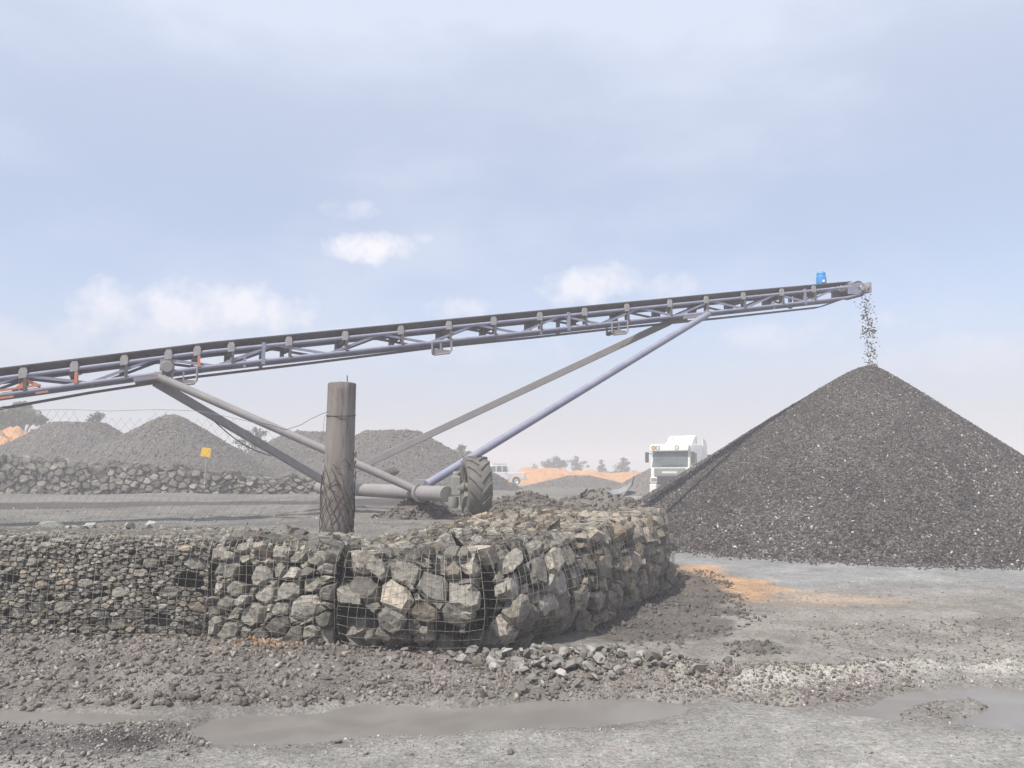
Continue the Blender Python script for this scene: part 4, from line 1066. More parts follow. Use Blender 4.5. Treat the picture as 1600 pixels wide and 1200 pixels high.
# drive motor standing above the far side
mc = cp(s_px(1297), BW * .55, 0)
mt = MB(CO).box(mc + Vector((0, 0, .12)), (.20, .30, .06)).build('motor_mount', M['steel'], conv)
mb = MB(CO); mb.lathe([(0, .16), (.12, .16), (.125, .20), (.125, .42), (.118, .45), (.112, .455), (.112, .475), (.124, .48), (.122, .53), (.10, .555), (0, .56)], mc, Vector((0, 0, 1)), 24)
mot = mb.build('drive_motor', M['motor'], conv, True)
for i in range(20):
    a = i * math.pi / 10; d = Vector((math.cos(a), math.sin(a), 0))
    MB(CO).bar(mc + d * .128 + Vector((0, 0, .21)), mc + d * .128 + Vector((0, 0, .41)), .008, .018, d).build('cooling_fin', M['motor'], mot)
MB(CO).box(mc - wdir * .14 + tdir * -.06 + Vector((0, 0, .26)), (.05, .05, .07)).build('terminal_box', M['white'], mot)
# tail pulley at ground level, far out to the left
tcn_ = cp(S_TAIL, 0, -.1); MB(CO).lathe([(0, 0), (.2, 0), (.2, BW), (0, BW)], tcn_, wdir, 20).build('tail_pulley', M['steel_dark'], conv, True)
for w in (0, BW): MB(CO).bar(Vector((*cp(S_TAIL + .5, w)[:2], hz(*cp(S_TAIL + .5, w)[:2]) - .1)), cp(S_TAIL + .5, w, -TD), .09, .09).build('tail_leg', M['steel'], conv)
# orange skirt and frame pieces of the feed end seen at the left edge
for a, b, h in ((-30, 24, -TD - .06), (58, 78, -TD - .055), (2, 64, -.22)):
    MB(CO).bar(cp(s_px(a), -.02, h), cp(s_px(b), -.02, h), .04, .035).build('feed_skirt', M['orange_paint'], conv)
MB(CO).bar(cp(s_px(22), .02, -TD + .03), cp(s_px(42), .02, -.10), .04, .06).build('feed_brace', M['orange_paint'], conv)
MB(CO).bar(cp(s_px(42), .02, -.10), cp(s_px(64), .02, -TD + .06), .04, .06).build('feed_brace', M['orange_paint'], conv)
# near bearing unit and pivot brackets
pb = cp(s_px(262), -.03, -.20)
MB(CO).lathe([(0, -.10), (.10, -.10), (.115, -.08), (.115, .02), (0, .02)], pb, wdir, 18).build('snub_bearing', M['steel_dusty'], conv, True)
MB(CO).box(cp(s_px(262), -.01, -.16), (.26, .04, .22), Matrix.Rotation(math.atan2(tdir.y, tdir.x), 3, 'Z')).build('snub_plate', M['steel_dusty'], conv, False, .01)
for px in (236, 1080):
    s = s_px(px)
    for w in (-.03, BW + .03):
        MB(CO).bar(cp(s - .28, w, -TD - .06), cp(s + .28, w, -TD - .06), .07, .08).build('pivot_bracket', M['steel_dusty'], conv)
# legs: a near pair and a far pair
adir = (axF - axN).normalized()
def ax(t): return axN.lerp(axF, t)
nearL, nearR = cp(s_px(250), -.02, -TD - .07), cp(s_px(1104), -.02, -TD - .05)
farL, farR = cp(s_px(243), BW + .02, -TD - .09), cp(s_px(1067), BW + .02, -TD - .06)
a_n = ax(.17) + Vector((-.04, -.10, .06)); a_n2 = ax(.12) + Vector((.02, -.02, .16))
MB(CO).tube([nearL, a_n], .078, 14).build('support_leg', M['steel_dusty'], conv, True)
MB(CO).tube([nearR, a_n2], .080, 14).build('support_leg', M['steel'], conv, True)
MB(CO).bar(farL, ax(.90) + Vector((0, 0, .10)), .13, .16).build('support_leg', M['steel_dusty'], conv, False, .01)
MB(CO).bar(farR, ax(.93) + Vector((0, 0, .12)), .16, .17).build('support_leg', M['steel_dusty'], conv, False, .01)
for p_ in (nearL, nearR): MB(CO).box(p_ + Vector((0, 0, .03)), (.16, .10, .14)).build('leg_knuckle', M['steel_dusty'], conv, False, .01)
ca_ = P(700, 772, 13.85)
MB(CO).tube([axN, axF], .140, 20).build('axle_beam', M['steel_dusty'], conv, True)
MB(CO).lathe([(0, .0), (.138, .0), (.142, .006), (.142, .03), (0, .03)], axN - adir * .03, adir, 24).build('axle_end_cap', M['hub'], conv, True)
for t in (.15, .92):
    c_ = ax(t); MB(CO).lathe([(.135, -.04), (.185, -.04), (.185, .04), (.135, .04)], c_, adir, 18).build('axle_clamp', M['steel_dusty'], conv, True)
    MB(CO).box(c_ + Vector((.05, 0, .17)), (.34, .14, .16)).build('clamp_plate', M['steel_dusty'], conv, False, .01)
    for q in (-.1, .0, .1): MB(CO).tube([c_ + Vector((.05 + q, -.06, .17)), c_ + Vector((.05 + q, -.085, .17))], .018, 6).build('bolt', M['hub'], conv)
# swivel and wheel
def wheel_at(wc, wa, side):
    """axis wa points from the beam out through the wheel"""
    sw = wc - wa * .34
    MB(CO).box(sw + Vector((0, 0, .03)), (.16, .18, .34)).build('swivel_block', M['hub'], conv, False, .02)
    MB(CO).lathe([(0, .17), (.07, .17), (.07, .26), (.05, .28), (0, .28)], sw, Vector((0, 0, 1)), 14).build('king_pin', M['hub'], conv, True)
    MB(CO).lathe([(0, -.16), (.09, -.16), (.10, -.30), (.07, -.36), (0, -.36)], sw + Vector((-.05, 0, 0)), Vector((0, 0, 1)), 14).build('gear_housing', M['hub'], conv, True)
    MB(CO).lathe([(0, -.24), (.10, -.24), (.11, -.20), (.11, -.12), (.075, -.10), (.075, .02), (.06, .05), (0, .05)], wc - wa * .10, wa, 18).build('hub', M['hub'], conv, True)
    RT = .545; HW = .20
    # carcass with open, dished sidewalls
    prof = [(.31, -HW * .80), (.36, -HW), (.44, -HW * 1.08), (.485, -HW * 1.0), (.51, -HW * .82), (.522, -HW * .4), (.526, 0), (.522, HW * .4), (.51, HW * .82), (.485, HW), (.44, HW * 1.08), (.36, HW), (.31, HW * .80), (.30, 0), (.31, -HW * .80)]
    ty = MB(CO).lathe(prof, wc, wa, 56).build('tyre', M['tyre'], conv, True)
    MB(CO).lathe([(.305, -HW * .78), (.285, -HW * .7), (.27, -.02), (.12, .02), (.0, .02), (.0, .04), (.12, .04), (.285, .04), (.285, HW * .7), (.305, HW * .78)], wc, wa, 40).build('rim', M['hub'], conv, True)
    up = Vector((0, 0, 1)); fw_ = wa.cross(up).normalized(); up = fw_.cross(wa).normalized() if abs(wa.z) > 1e-4 else up
    nl = 15
    for sgn in (-1, 1):
        for i in range(nl):
            a0 = 2 * math.pi * (i + (.5 if sgn > 0 else 0)) / nl
            def pt(a, o, r_): return wc + (fw_ * math.cos(a) + up * math.sin(a)) * r_ + wa * o
            vs = []
            dA = .40; wd = .060
            for (f_, o, r_) in ((0, .015, .528), (.55, .11, .522), (1.0, .205, .495)):
                aa = a0 + dA * f_
                for da, rr_ in ((-wd, r_ - .02), (wd, r_ - .02), (wd * .7, r_ + .032), (-wd * .7, r_ + .032)):
                    vs.append(pt(aa + da, sgn * o, rr_))
            fs = []
            for j in (0, 4): fs += [(j + k, j + (k + 1) % 4, j + 4 + (k + 1) % 4, j + 4 + k) for k in range(4)]
            fs += [(3, 2, 1, 0), (8, 9, 10, 11)]
            MB(CO).add(vs, fs).build('tread_lug', M['tyre'], ty)
wc = P(743, 761, 13.75)
wheel_at(wc, Vector((math.cos(.24), math.sin(.24), .02)).normalized(), 1)
wf = P(527, 764, 19.8)
wheel_at(wf, Vector((math.cos(.24), math.sin(.24), .02)).normalized(), 1)
# hydraulic hose hanging along the far left leg
h0, h1 = farL.lerp(ax(.9), .30), farL.lerp(ax(.9), .62)
MB(CO).tube([h0.lerp(h1, t / 8) - Vector((0, 0, .11 * math.sin(math.pi * t / 8) + .07)) for t in range(9)], .012, 6).build('hose', M['black'], conv, True)
MB(CO).tube([axN.lerp(axF, .25 + .07 * t) - Vector((0, .16, .02 - .10 * math.sin(t))) for t in range(9)], .012, 6).build('hose', M['black'], conv, True)

# falling gravel
rs = np.random.RandomState(14); n = 420
top, bot = hc + tdir * .12 + Vector((0, 0, -.2)), Vector((PILE_C.x, PILE_C.y, PILE_H))
t = rs.rand(n) ** .9
base = np.array(top)[None] * (1 - t)[:, None] + np.array(bot)[None] * t[:, None]
base[:, 0] += .10 * np.sin(t * 2.2)
base += rs.normal(0, 1, (n, 3)) * np.array([.085, .15, .05])
tag(link('falling_gravel', chips('falling_gravel', base, rs.uniform(.022, .07, n), 15, False, .6, .45), M['far_stone']), 'stream of gravel falling from the conveyor head to the heap', 'gravel', kind='stuff')

# ------------------------------------------------------------------ wooden post and wire fence
def wood_mat():
    m, t, b = material('weathered timber'); L = t.links
    tcn = N(t, 'ShaderNodeTexCoord'); mp_ = N(t, 'ShaderNodeMapping'); mp_.inputs['Scale'].default_value = (9, 9, .9); L.new(tcn.outputs['Object'], mp_.inputs[0])
    n1 = N(t, 'ShaderNodeTexNoise'); n1.inputs['Scale'].default_value = 2.4; n1.inputs['Detail'].default_value = 9; n1.inputs['Roughness'].default_value = .7; n1.inputs['Distortion'].default_value = .4
    L.new(mp_.outputs[0], n1.inputs['Vector'])
    n2 = N(t, 'ShaderNodeTexNoise'); n2.inputs['Scale'].default_value = 3.2; n2.inputs['Detail'].default_value = 5; L.new(tcn.outputs['Object'], n2.inputs['Vector'])
    r = N(t, 'ShaderNodeValToRGB'); e = r.color_ramp.elements
    e[0].position = .30; e[0].color = (.080, .068, .064, 1); e[1].position = .62; e[1].color = (.235, .212, .202, 1); x_ = e.new(.44); x_.color = (.180, .160, .152, 1)
    L.new(n1.outputs[0], r.inputs[0])
    k = N(t, 'ShaderNodeMix', data_type='RGBA'); mr = N(t, 'ShaderNodeMapRange'); mr.inputs[1].default_value = .48; mr.inputs[2].default_value = .7; mr.inputs[4].default_value = .55
    L.new(n2.outputs[0], mr.inputs[0]); L.new(mr.outputs[0], k.inputs['Factor']); L.new(r.outputs[0], k.inputs[6]); k.inputs[7].default_value = (.24, .23, .205, 1)
    L.new(k.outputs[2], b.inputs['Base Color']); b.inputs['Roughness'].default_value = .9; b.inputs['Specular IOR Level'].default_value = .2
    bp = N(t, 'ShaderNodeBump'); bp.inputs['Strength'].default_value = .7; bp.inputs['Distance'].default_value = .012; L.new(n1.outputs[0], bp.inputs['Height']); L.new(bp.outputs[0], b.inputs['Normal'])
    return m
M['wood'] = wood_mat()
PY = 8.95
pt0, pb0 = P(534.5, 600, PY), P(526, 828, PY)
pb0 = pt0 + (pb0 - pt0) * ((pt0.z - .55) / (pt0.z - pb0.z))
post = thing('fence_post', 'thick weathered round timber post standing behind the gabion wall', 'post', (pb0.x, pb0.y, .55))
rng = random.Random(4); vs, fs = [], []; na, nh = 28, 26
for j in range(nh):
    t = j / (nh - 1); c_ = pb0.lerp(pt0, t); rad = .178 - .017 * t
    for i in range(na):
        a = 2 * math.pi * i / na
        q = rad * (1 + .022 * math.sin(3 * a + 1 + t) + .012 * math.sin(7 * a + 3 * t) + .006 * rng.uniform(-1, 1) - .035 * max(0, math.cos((a - 4.9 - .15 * t) * 1)) ** 60)
        vs.append(c_ + Vector((math.cos(a) * q, math.sin(a) * q, 0)))
for j in range(nh - 1):
    for i in range(na): fs.append((j * na + i, j * na + (i + 1) % na, (j + 1) * na + (i + 1) % na, (j + 1) * na + i))
k0 = len(vs)
for i in range(na):
    a = 2 * math.pi * i / na; vs.append(pt0 + Vector((math.cos(a) * .148, math.sin(a) * .148, .012)))
for i in range(na): fs.append(((nh - 1) * na + i, (nh - 1) * na + (i + 1) % na, k0 + (i + 1) % na, k0 + i))
fs.append(tuple(k0 + i for i in range(na)))
MB(post.location).add(vs, fs).build('timber', M['wood'], post, True)
nb = P(543, 598, PY - .02); MB(post.location).tube([nb + Vector((0, 0, -.05)), nb + Vector((-.005, 0, .085))], .006, 6).build('steel_pin', M['wire_dark'], post)
mb = MB(post.location); t1 = .805 + .02
c_ = pb0.lerp(pt0, .83)
mb.tube([c_ + Vector((math.cos(a) * .170, math.sin(a) * .170, .02 * math.sin(a))) for a in [i * .2618 for i in range(25)]], .005, 4)
mb.build('tie_wire', M['wire_dark'], post)
# netting lapped round the foot of the post
mb = MB(post.location); rng = random.Random(12)
for d in (-1, 1):
    for i in range(15):
        a0 = i * 2 * math.pi / 15 + rng.uniform(-.1, .1); pts_ = []
        for j in range(13):
            t = .02 + j * .047 * rng.uniform(.95, 1.03)
            if t > .50 + .08 * math.sin(a0 * 2): break
            c_ = pb0.lerp(pt0, min(t, 1)); a = a0 + d * (t * 5.0) + rng.uniform(-.07, .07); q = .185 + rng.uniform(0, .012)
            pts_.append(c_ + Vector((math.cos(a) * q, math.sin(a) * q, rng.uniform(-.01, .01))))
        if len(pts_) > 2: mb.tube(pts_, .0045, 3, False)
for i in range(16):
    a0 = rng.uniform(0, 6.28); t0_ = rng.uniform(.1, .62); pts_ = []
    for j in range(9):
        a = a0 + j * .16; c_ = pb0.lerp(pt0, t0_ + .015 * math.sin(j * 1.2 + i)); pts_.append(c_ + Vector((math.cos(a) * .19, math.sin(a) * .19, rng.uniform(-.02, .02))))
    mb.tube(pts_, .0045, 3, False)
mb.build('wrapped_netting', M['wire_dark'], post)

FY = 9.0
fence = thing('wire_fence', 'thin sagging diamond wire fence running left from the timber post', 'fence', (pb0.x - .3, FY, .76))
ftop = [(-260, 630), (60, 641), (110, 640), (180, 643), (250, 640), (310, 642), (360, 652), (400, 661), (450, 671), (480, 682), (505, 700)]
fx = [P(a, b, FY).x for a, b in ftop]; fz = [P(a, b, FY).z for a, b in ftop]
def topz_(x_): return float(np.interp(x_, fx, fz))
mb = MB(fence.location); x0f, x1f = fx[0], pb0.x - .15; cell = .105; zb = .80
slope = 1.35
def fyo(x_, z_): return FY + .05 * math.sin(1.1 * x_ + z_ * 1.7) + .03 * math.sin(3.1 * x_)
for d in (-1, 1):
    xs_ = x0f - 2
    while xs_ < x1f + 2:
        pts_ = []
        for j in range(19):
            z_ = zb + j * .1; xx = xs_ + d * (z_ - zb) / slope + .012 * math.sin(z_ * 9 + xs_ * 5)
            if xx < x0f or xx > x1f: continue
            if z_ > topz_(xx): break
            pts_.append(Vector((xx, fyo(xx, z_), z_)))
        if len(pts_) > 1: mb.tube(pts_, .0014, 3, False)
        xs_ += cell
mb.build('netting', M['fence_wire'], fence)
MB(fence.location).tube([Vector((x_, fyo(x_, topz_(x_)), topz_(x_))) for x_ in np.linspace(x0f, fx[8], 40)], .0028, 4, False).build('top_wire', M['fence_wire'], fence)
wt = [P(513, 643, PY - .17), P(500, 648, PY - .08), P(485, 655, FY), P(470, 664, FY), P(445, 672, FY), P(425, 664, FY), P(400, 660, FY)]
MB(fence.location).tube(wt, .0032, 4, False).build('tie_wire', M['wire_dark'], fence)
MB(fence.location).tube([P(507, 650, PY - .15), P(505, 672, PY - .1), P(502, 690, FY)], .002, 3, False).build('loose_wire', M['wire_dark'], fence)

# tangled spare wire and straw lying over the tops of the corner baskets
def tangle(bk, n_, seed, label, name, mat, rw, u0=.0):
    r = random.Random(seed); mid = bk.pos(bk.Lu / 2, bk.Lf); mb = MB((mid.x, mid.y, mid.z))
    for i in range(n_):
        u, v = r.uniform(bk.Lu * u0, bk.Lu), r.uniform(bk.Lf * 1.0, bk.Lv); a = r.uniform(0, 6.28); ln = r.uniform(.1, .5); pts_ = []
        for j in range(6):
            t = j / 5; uu = min(max(u + math.cos(a) * ln * t, 0), bk.Lu); vv_ = min(max(v + math.sin(a) * ln * t, bk.Lf * .9), bk.Lv)
            pts_.append(bk.pos(uu, vv_) + Vector((0, 0, .035 + .06 * math.sin(math.pi * t) * r.random() + .01 * r.random())))
            a += r.uniform(-.35, .35)
        mb.tube(pts_, rw, 3, False)
    o = mb.build(name, mat); o.location = mid; return tag(o, label, 'wire' if 'wire' in name else 'straw', kind='stuff')
tangle(bk3, 40, 1, 'tangled loose wire on the bulging gabion top', 'wire_tangle', M['wire_dark'], .0024)
tangle(bk4, 60, 2, 'tangled loose wire on the corner gabion top', 'wire_tangle', M['wire_dark'], .0024)
tangle(bk5, 25, 3, 'tangled loose wire on the narrow brownish gabion top', 'wire_tangle', M['wire_dark'], .0024)
tangle(bk6, 60, 4, 'tangled loose wire on the end gabion top', 'wire_tangle', M['wire_dark'], .0024)
tangle(bk4, 26, 6, 'dry pale straw caught in the corner gabion top', 'straw', M['straw'], .002)
tangle(bk6, 20, 7, 'dry pale straw caught in the end gabion top', 'straw', M['straw'], .002)
# orange clay washed out at the foot of the second basket
oc = G(425, 1003, .12)
r_ = np.random.RandomState(3); n = 420
x_ = oc.x + r_.normal(0, .16, n); y_ = oc.y - .10 + r_.normal(0, .10, n)
m_orc = rock('orange clay', [(0, (.22, .145, .095)), (1, (.30, .19, .115))], 12, .5, .01, (.7, 1.2))
tag(link('clay_crumbs', chips('clay_crumbs', np.stack([x_, y_, height(x_, y_) + .01], 1), .012 + .05 * r_.rand(n) ** 3, 4), m_orc), 'orange clay crumbs washed out below the left gabions', 'clay', kind='stuff')

# ------------------------------------------------------------------ bent metal sheet, sign
sc = P(968, 772, 15.6)
sheet = thing('metal_sheet', 'bent galvanised metal sheet with an upturned corner on the mound', 'scrap metal', (sc.x, sc.y, sc.z))
prof = [(946, 766, 0), (956, 772, .1), (968, 771, .25), (980, 766, .3), (987, 757, .25), (990, 744, .15)]
wid = [.10, .30, .34, .34, .24, .03]
vs = []
for (px, py, dy), w_ in zip(prof, wid):
    p_ = P(px, py, 15.4 + dy); vs += [p_ + Vector((0, 0, 0)), p_ + Vector((.10 * w_, w_, w_ * .25)), p_ + Vector((.02 + .10 * w_, w_, w_ * .25 - .012)), p_ + Vector((.02, 0, -.012))]
fs = []
for i in range(len(prof) - 1):
    for j in range(4): fs.append((i * 4 + j, i * 4 + 4 + j, i * 4 + 4 + (j + 1) % 4, i * 4 + (j + 1) % 4))
fs += [(0, 1, 2, 3), (23, 22, 21, 20)]
MB(sc).add(vs, fs).build('sheet', M['galv'], sheet)
vs = [P(980, 766, 15.2), P(994, 768, 15.3), P(993, 772, 15.3), P(978, 776, 15.2), P(970, 778, 15.25)]
vs2 = [v + Vector((0, .05, .01)) for v in vs]
MB(sc).add(vs + vs2, [(0, 1, 2, 3, 4), (9, 8, 7, 6, 5)] + [(i, (i + 1) % 5, 5 + (i + 1) % 5, 5 + i) for i in range(5)]).build('torn_flap', M['galv'], sheet)
sg = P(322, 707, 31.2); gz = P(321, 728, 31.2).z
sign = thing('sign', 'small square yellow sign on a thin stake before the grey heap', 'sign', (sg.x, sg.y, gz - .4))
RZ = Matrix.Rotation(.15, 3, 'Y') @ Matrix.Rotation(.2, 3, 'Z')
MB(sign.location).box(sg, (.37, .025, .36), RZ).build('sign_board', M['sign'], sign, False, .012)
MB(sign.location).tube([Vector((sg.x - .02, sg.y + .04, gz - .8)), sg + Vector((0, .035, .1))], .02, 8).build('stake', M['zinc'], sign)

# ------------------------------------------------------------------ vehicles
def wheel_parts(root, c, rad, wd, rim_r, rimmat, axis_=(1, 0, 0)):
    MB().lathe([(rim_r, -wd / 2), (rad * .94, -wd / 2), (rad, -wd * .35), (rad, wd * .35), (rad * .94, wd / 2), (rim_r, wd / 2), (rim_r, -wd / 2)], c, axis_, 28).build('tyre', M['black'], root, True)
    rm = MB().lathe([(0, -wd * .3), (rim_r * .35, -wd * .36), (rim_r * .5, -wd * .25), (rim_r * .85, -wd * .3), (rim_r, -wd * .45), (rim_r, wd * .45), (rim_r * .85, wd * .3), (rim_r * .5, wd * .25), (rim_r * .35, wd * .36), (0, wd * .3)], c, axis_, 24).build('rim', rimmat, root, True)
TY = 47.0
tp = P(1060, 780, TY)
truck = thing('truck', 'white high cab lorry half hidden behind the tall gravel heap', 'truck', (tp.x, TY, hz(tp.x, TY) - .02), 0)
truck.rotation_euler = (0, 0, -math.radians(34))
# local frame: -y is forward, x across, z up
hw = 1.22
cabp = [(-1.15, 1.0), (-1.22, 1.45), (-1.20, 1.95), (-1.02, 2.86), (-.98, 3.12), (-.80, 3.28), (.95, 3.30), (1.05, 3.2), (1.05, 1.0)]
MB().prism(cabp, 'x', -hw, hw).build('cab', M['white'], truck, True, .05)
MB().add([(-hw + .10, -1.225, 1.93), (hw - .10, -1.225, 1.93), (hw - .14, -1.055, 2.82), (-hw + .14, -1.055, 2.82), (-hw + .10, -1.19, 1.93), (hw - .10, -1.19, 1.93), (hw - .14, -1.02, 2.82), (-hw + .14, -1.02, 2.82)],
         [(0, 1, 2, 3), (7, 6, 5, 4), (0, 4, 5, 1), (1, 5, 6, 2), (2, 6, 7, 3), (3, 7, 4, 0)]).build('windscreen', M['glass'], truck)
MB().prism([(-1.10, 2.88), (-1.36, 2.86), (-1.38, 2.92), (-1.22, 3.26), (-1.0, 3.30), (-1.0, 2.90)], 'x', -hw + .02, hw - .02).build('sun_visor', M['white'], truck, True, .03)
for x_ in (-.95, -.66, .52):
    MB().lathe([(0, 0), (.10, 0), (.115, .02), (.115, .08), (0, .08)], (x_, -1.37, 3.06), (0, 1, 0), 18).build('spot_lamp', M['amber'] if x_ < -.9 else M['lamp'], truck, True)
    MB().lathe([(.112, -.015), (.14, -.015), (.14, .06), (.112, .06), (.112, -.015)], (x_, -1.37, 3.06), (0, 1, 0), 18).build('lamp_ring', M['grey_panel'], truck, True)
df = [(.15, 3.30), (.42, 3.56), (.75, 3.78), (1.02, 3.86), (1.14, 3.82), (1.16, 3.30)]
MB().prism(df, 'x', -.85, .85).build('air_deflector', M['white'], truck, True, .06)
for sx in (-1, 1):
    MB().prism([(1.06, 1.2), (1.75, 1.2), (1.75, 3.2), (1.6, 3.5), (1.06, 3.7)], 'x', sx * 1.21 - .02, sx * 1.21 + .02).build('side_fairing', M['white'], truck)
    MB().prism([(-1.02, 2.05), (-.88, 2.72), (.0, 2.76), (.0, 1.95)], 'x', sx * (hw + .006) - .008, sx * (hw + .006) + .008).build('side_window', M['glass'], truck)
    dr = MB().prism([(-1.06, 1.2), (-1.10, 1.9), (.1, 1.86), (.1, 1.2)], 'x', sx * (hw + .004) - .008, sx * (hw + .004) + .008).build('door', M['white'], truck)
    MB().box((sx * (hw + .03), -.05, 1.72), (.03, .22, .05)).build('handle', M['black'], dr)
    mr = MB().box((sx * (hw + .22), -1.22, 2.50), (.22, .10, .62)).build('mirror', M['black'], truck, False, .03)
    MB().bar((sx * (hw - .02), -1.06, 2.72), (sx * (hw + .2), -1.2, 2.72), .04, .04).build('mirror_arm', M['black'], mr)
    MB().prism([(-1.27, 1.0), (-1.27, 1.32), (-1.1, 1.36), (-.9, 1.2), (-.9, .95)], 'x', min(sx * .80, sx * 1.235), max(sx * .80, sx * 1.235)).build('headlight_pod', M['white'], truck, False, .02)
    MB().box((sx * 1.0, -1.275, 1.17), (.36, .03, .2)).build('headlight', M['grey_panel'], truck, False, .015)
    MB().box((sx * 1.02, -1.30, .62), (.30, .04, .16)).build('fog_lamp', M['lamp'], truck, False, .015)
    MB().prism([(-1.32, .34), (-1.36, .45), (-1.36, .90), (-1.2, .93), (-.7, .90), (-.7, .40)], 'x', min(sx * .82, sx * 1.25), max(sx * .82, sx * 1.25)).build('bumper_corner', M['white'], truck, False, .03)
    wheel_parts(truck, (sx * 1.05, -.25, .50), .50, .32, .28, M['chrome'])
    for yy in (2.4, 3.7): wheel_parts(truck, (sx * .98, yy, .50), .50, .5, .28, M['chrome'])
MB().prism([(-1.245, 1.36), (-1.28, 1.40), (-1.27, 1.82), (-1.225, 1.86), (-1.15, 1.86), (-1.15, 1.36)], 'x', -.98, .98).build('front_panel', M['grey_panel'], truck, False, .02)
MB().box((0, -1.29, 1.60), (.95, .03, .13)).build('name_strip', M['lamp'], truck, False, .01)
for i in range(5):
    MB().box((0, -1.255, .98 + i * .085), (1.56, .07, .045)).build('grille_slat', M['black'], truck, False, .008)
MB().box((0, -1.19, 1.15), (1.6, .06, .46)).build('grille_back', M['black'], truck)
MB().box((0, -1.24, .63), (1.62, .16, .50)).build('bumper', M['grey_panel'], truck, False, .03)
MB().box((0, -1.33, .62), (.52, .012, .12)).build('number_plate', M['amber'], truck)
MB().bar((-.5, -1.235, 1.98), (.15, -1.215, 2.06), .02, .025).build('wiper', M['black'], truck)
MB().bar((.2, -1.235, 1.98), (.85, -1.215, 2.06), .02, .025).build('wiper', M['black'], truck)
MB().bar((-.25, -.55, 3.30), (.15, -.75, 3.72), .03, .03).build('aerial', M['zinc'], truck)
MB().box((0, 2.4, .85), (.9, 6.2, .30)).build('chassis', M['black'], truck)
tb = MB().box((0, 6.2, 1.95), (2.5, 8.2, 1.5)).build('tipper_body', M['black'], truck, False, .04)
for k in range(7): MB().box((1.27, 2.6 + k * 1.2, 1.95), (.05, .1, 1.4)).build('body_rib', M['grey_panel'], tb)
for sx in (-1, 1):
    for yy in (7.6, 8.9): wheel_parts(truck, (sx * .98, yy, .50), .50, .5, .28, M['chrome'])

UY = 70.0
up0 = P(822, 757.5, UY)
pick = thing('pickup', 'silver double cab pickup with roof rails, parked beyond the tyre', 'pickup', (up0.x - 2.6, UY, up0.z))
# local: faces -x, side towards the camera is -y
body = [(-2.6, .45), (-2.62, .85), (-2.45, 1.02), (-1.25, 1.10), (-1.1, 1.12), (2.55, 1.10), (2.6, .62), (2.5, .45)]
def arch(body, cx, r_):
    out = []
    for k in range(9):
        a = math.pi - k * math.pi / 8; out.append((cx + r_ * math.cos(a), .42 + r_ * math.sin(a)))
    return out
bp_ = [(-2.6, .45), (-2.62, .85), (-2.45, 1.02), (-1.25, 1.12), (2.56, 1.12), (2.6, .55), (2.2, .42)] + arch(body, 1.72, .44)[::-1] + arch(body, -1.58, .44)[::-1] + [(-2.2, .42)]
MB().prism(bp_, 'y', -.88, .88).build('body', M['silver'], pick, True, .03)
cabp = [(-1.28, 1.10), (-.62, 1.72), (-.45, 1.77), (.88, 1.78), (1.0, 1.72), (1.12, 1.10)]
MB().prism(cabp, 'y', -.76, .76).build('cabin', M['silver'], pick, True, .04)
MB().add([(-1.245, -.66, 1.16), (-1.245, .66, 1.16), (-.66, .62, 1.70), (-.66, -.62, 1.70), (-1.21, -.66, 1.15), (-1.21, .66, 1.15), (-.62, .62, 1.69), (-.62, -.62, 1.69)],
         [(0, 1, 2, 3), (7, 6, 5, 4), (0, 4, 5, 1), (1, 5, 6, 2), (2, 6, 7, 3), (3, 7, 4, 0)]).build('windscreen', M['glass'], pick)
for sy in (-1, 1):
    for w_ in ([(-1.0, 1.16), (-.55, 1.62), (-.12, 1.68), (-.12, 1.16)], [(-.03, 1.16), (-.03, 1.68), (.42, 1.68), (.42, 1.16)], [(.50, 1.16), (.50, 1.68), (.86, 1.68), (.95, 1.16)]):
        MB().prism(w_, 'y', sy * .765 - .006, sy * .765 + .006).build('side_window', M['glass'], pick)
    for a, b in ((-1.05, -.08), (-.05, .98)):
        d_ = MB().prism([(a, .55), (a, 1.09), (b, 1.09), (b, .55)], 'y', sy * .885 - .008, sy * .885 + .008).build('door', M['silver'], pick, False, .006)
        MB().box((b - .15, sy * .90, 1.0), (.16, .03, .04)).build('handle', M['black'], d_)
    MB().bar((-.4, sy * .62, 1.84), (.9, sy * .62, 1.84), .04, .04).build('roof_rail', M['black'], pick)
    MB().box((-1.0, sy * .95, 1.2), (.12, .16, .16)).build('mirror', M['silver'], pick, False, .02)
    MB().box((2.5, sy * .78, .92), (.16, .22, .3)).build('tail_lamp', M['amber'], pick)
    MB().box((-2.56, sy * .68, .84), (.12, .34, .18)).build('headlight', M['lamp'], pick)
    for cx in (1.72, -1.58):
        wheel_parts(pick, (cx, sy * .76, .36), .37, .24, .21, M['chrome'], (0, 1, 0))
        MB().lathe([(.40, -.02), (.47, -.02), (.47, .02), (.40, .02), (.40, -.02)], (cx, sy * .885, .42), (0, 1, 0), 24).build('wheel_arch', M['silver'], pick, True)
MB().box((2.66, 0, .5), (.14, 1.7, .16)).build('rear_bumper', M['chrome'], pick, False, .03)
MB().box((-2.64, 0, .52), (.12, 1.7, .24)).build('front_bumper', M['silver'], pick, False, .03)

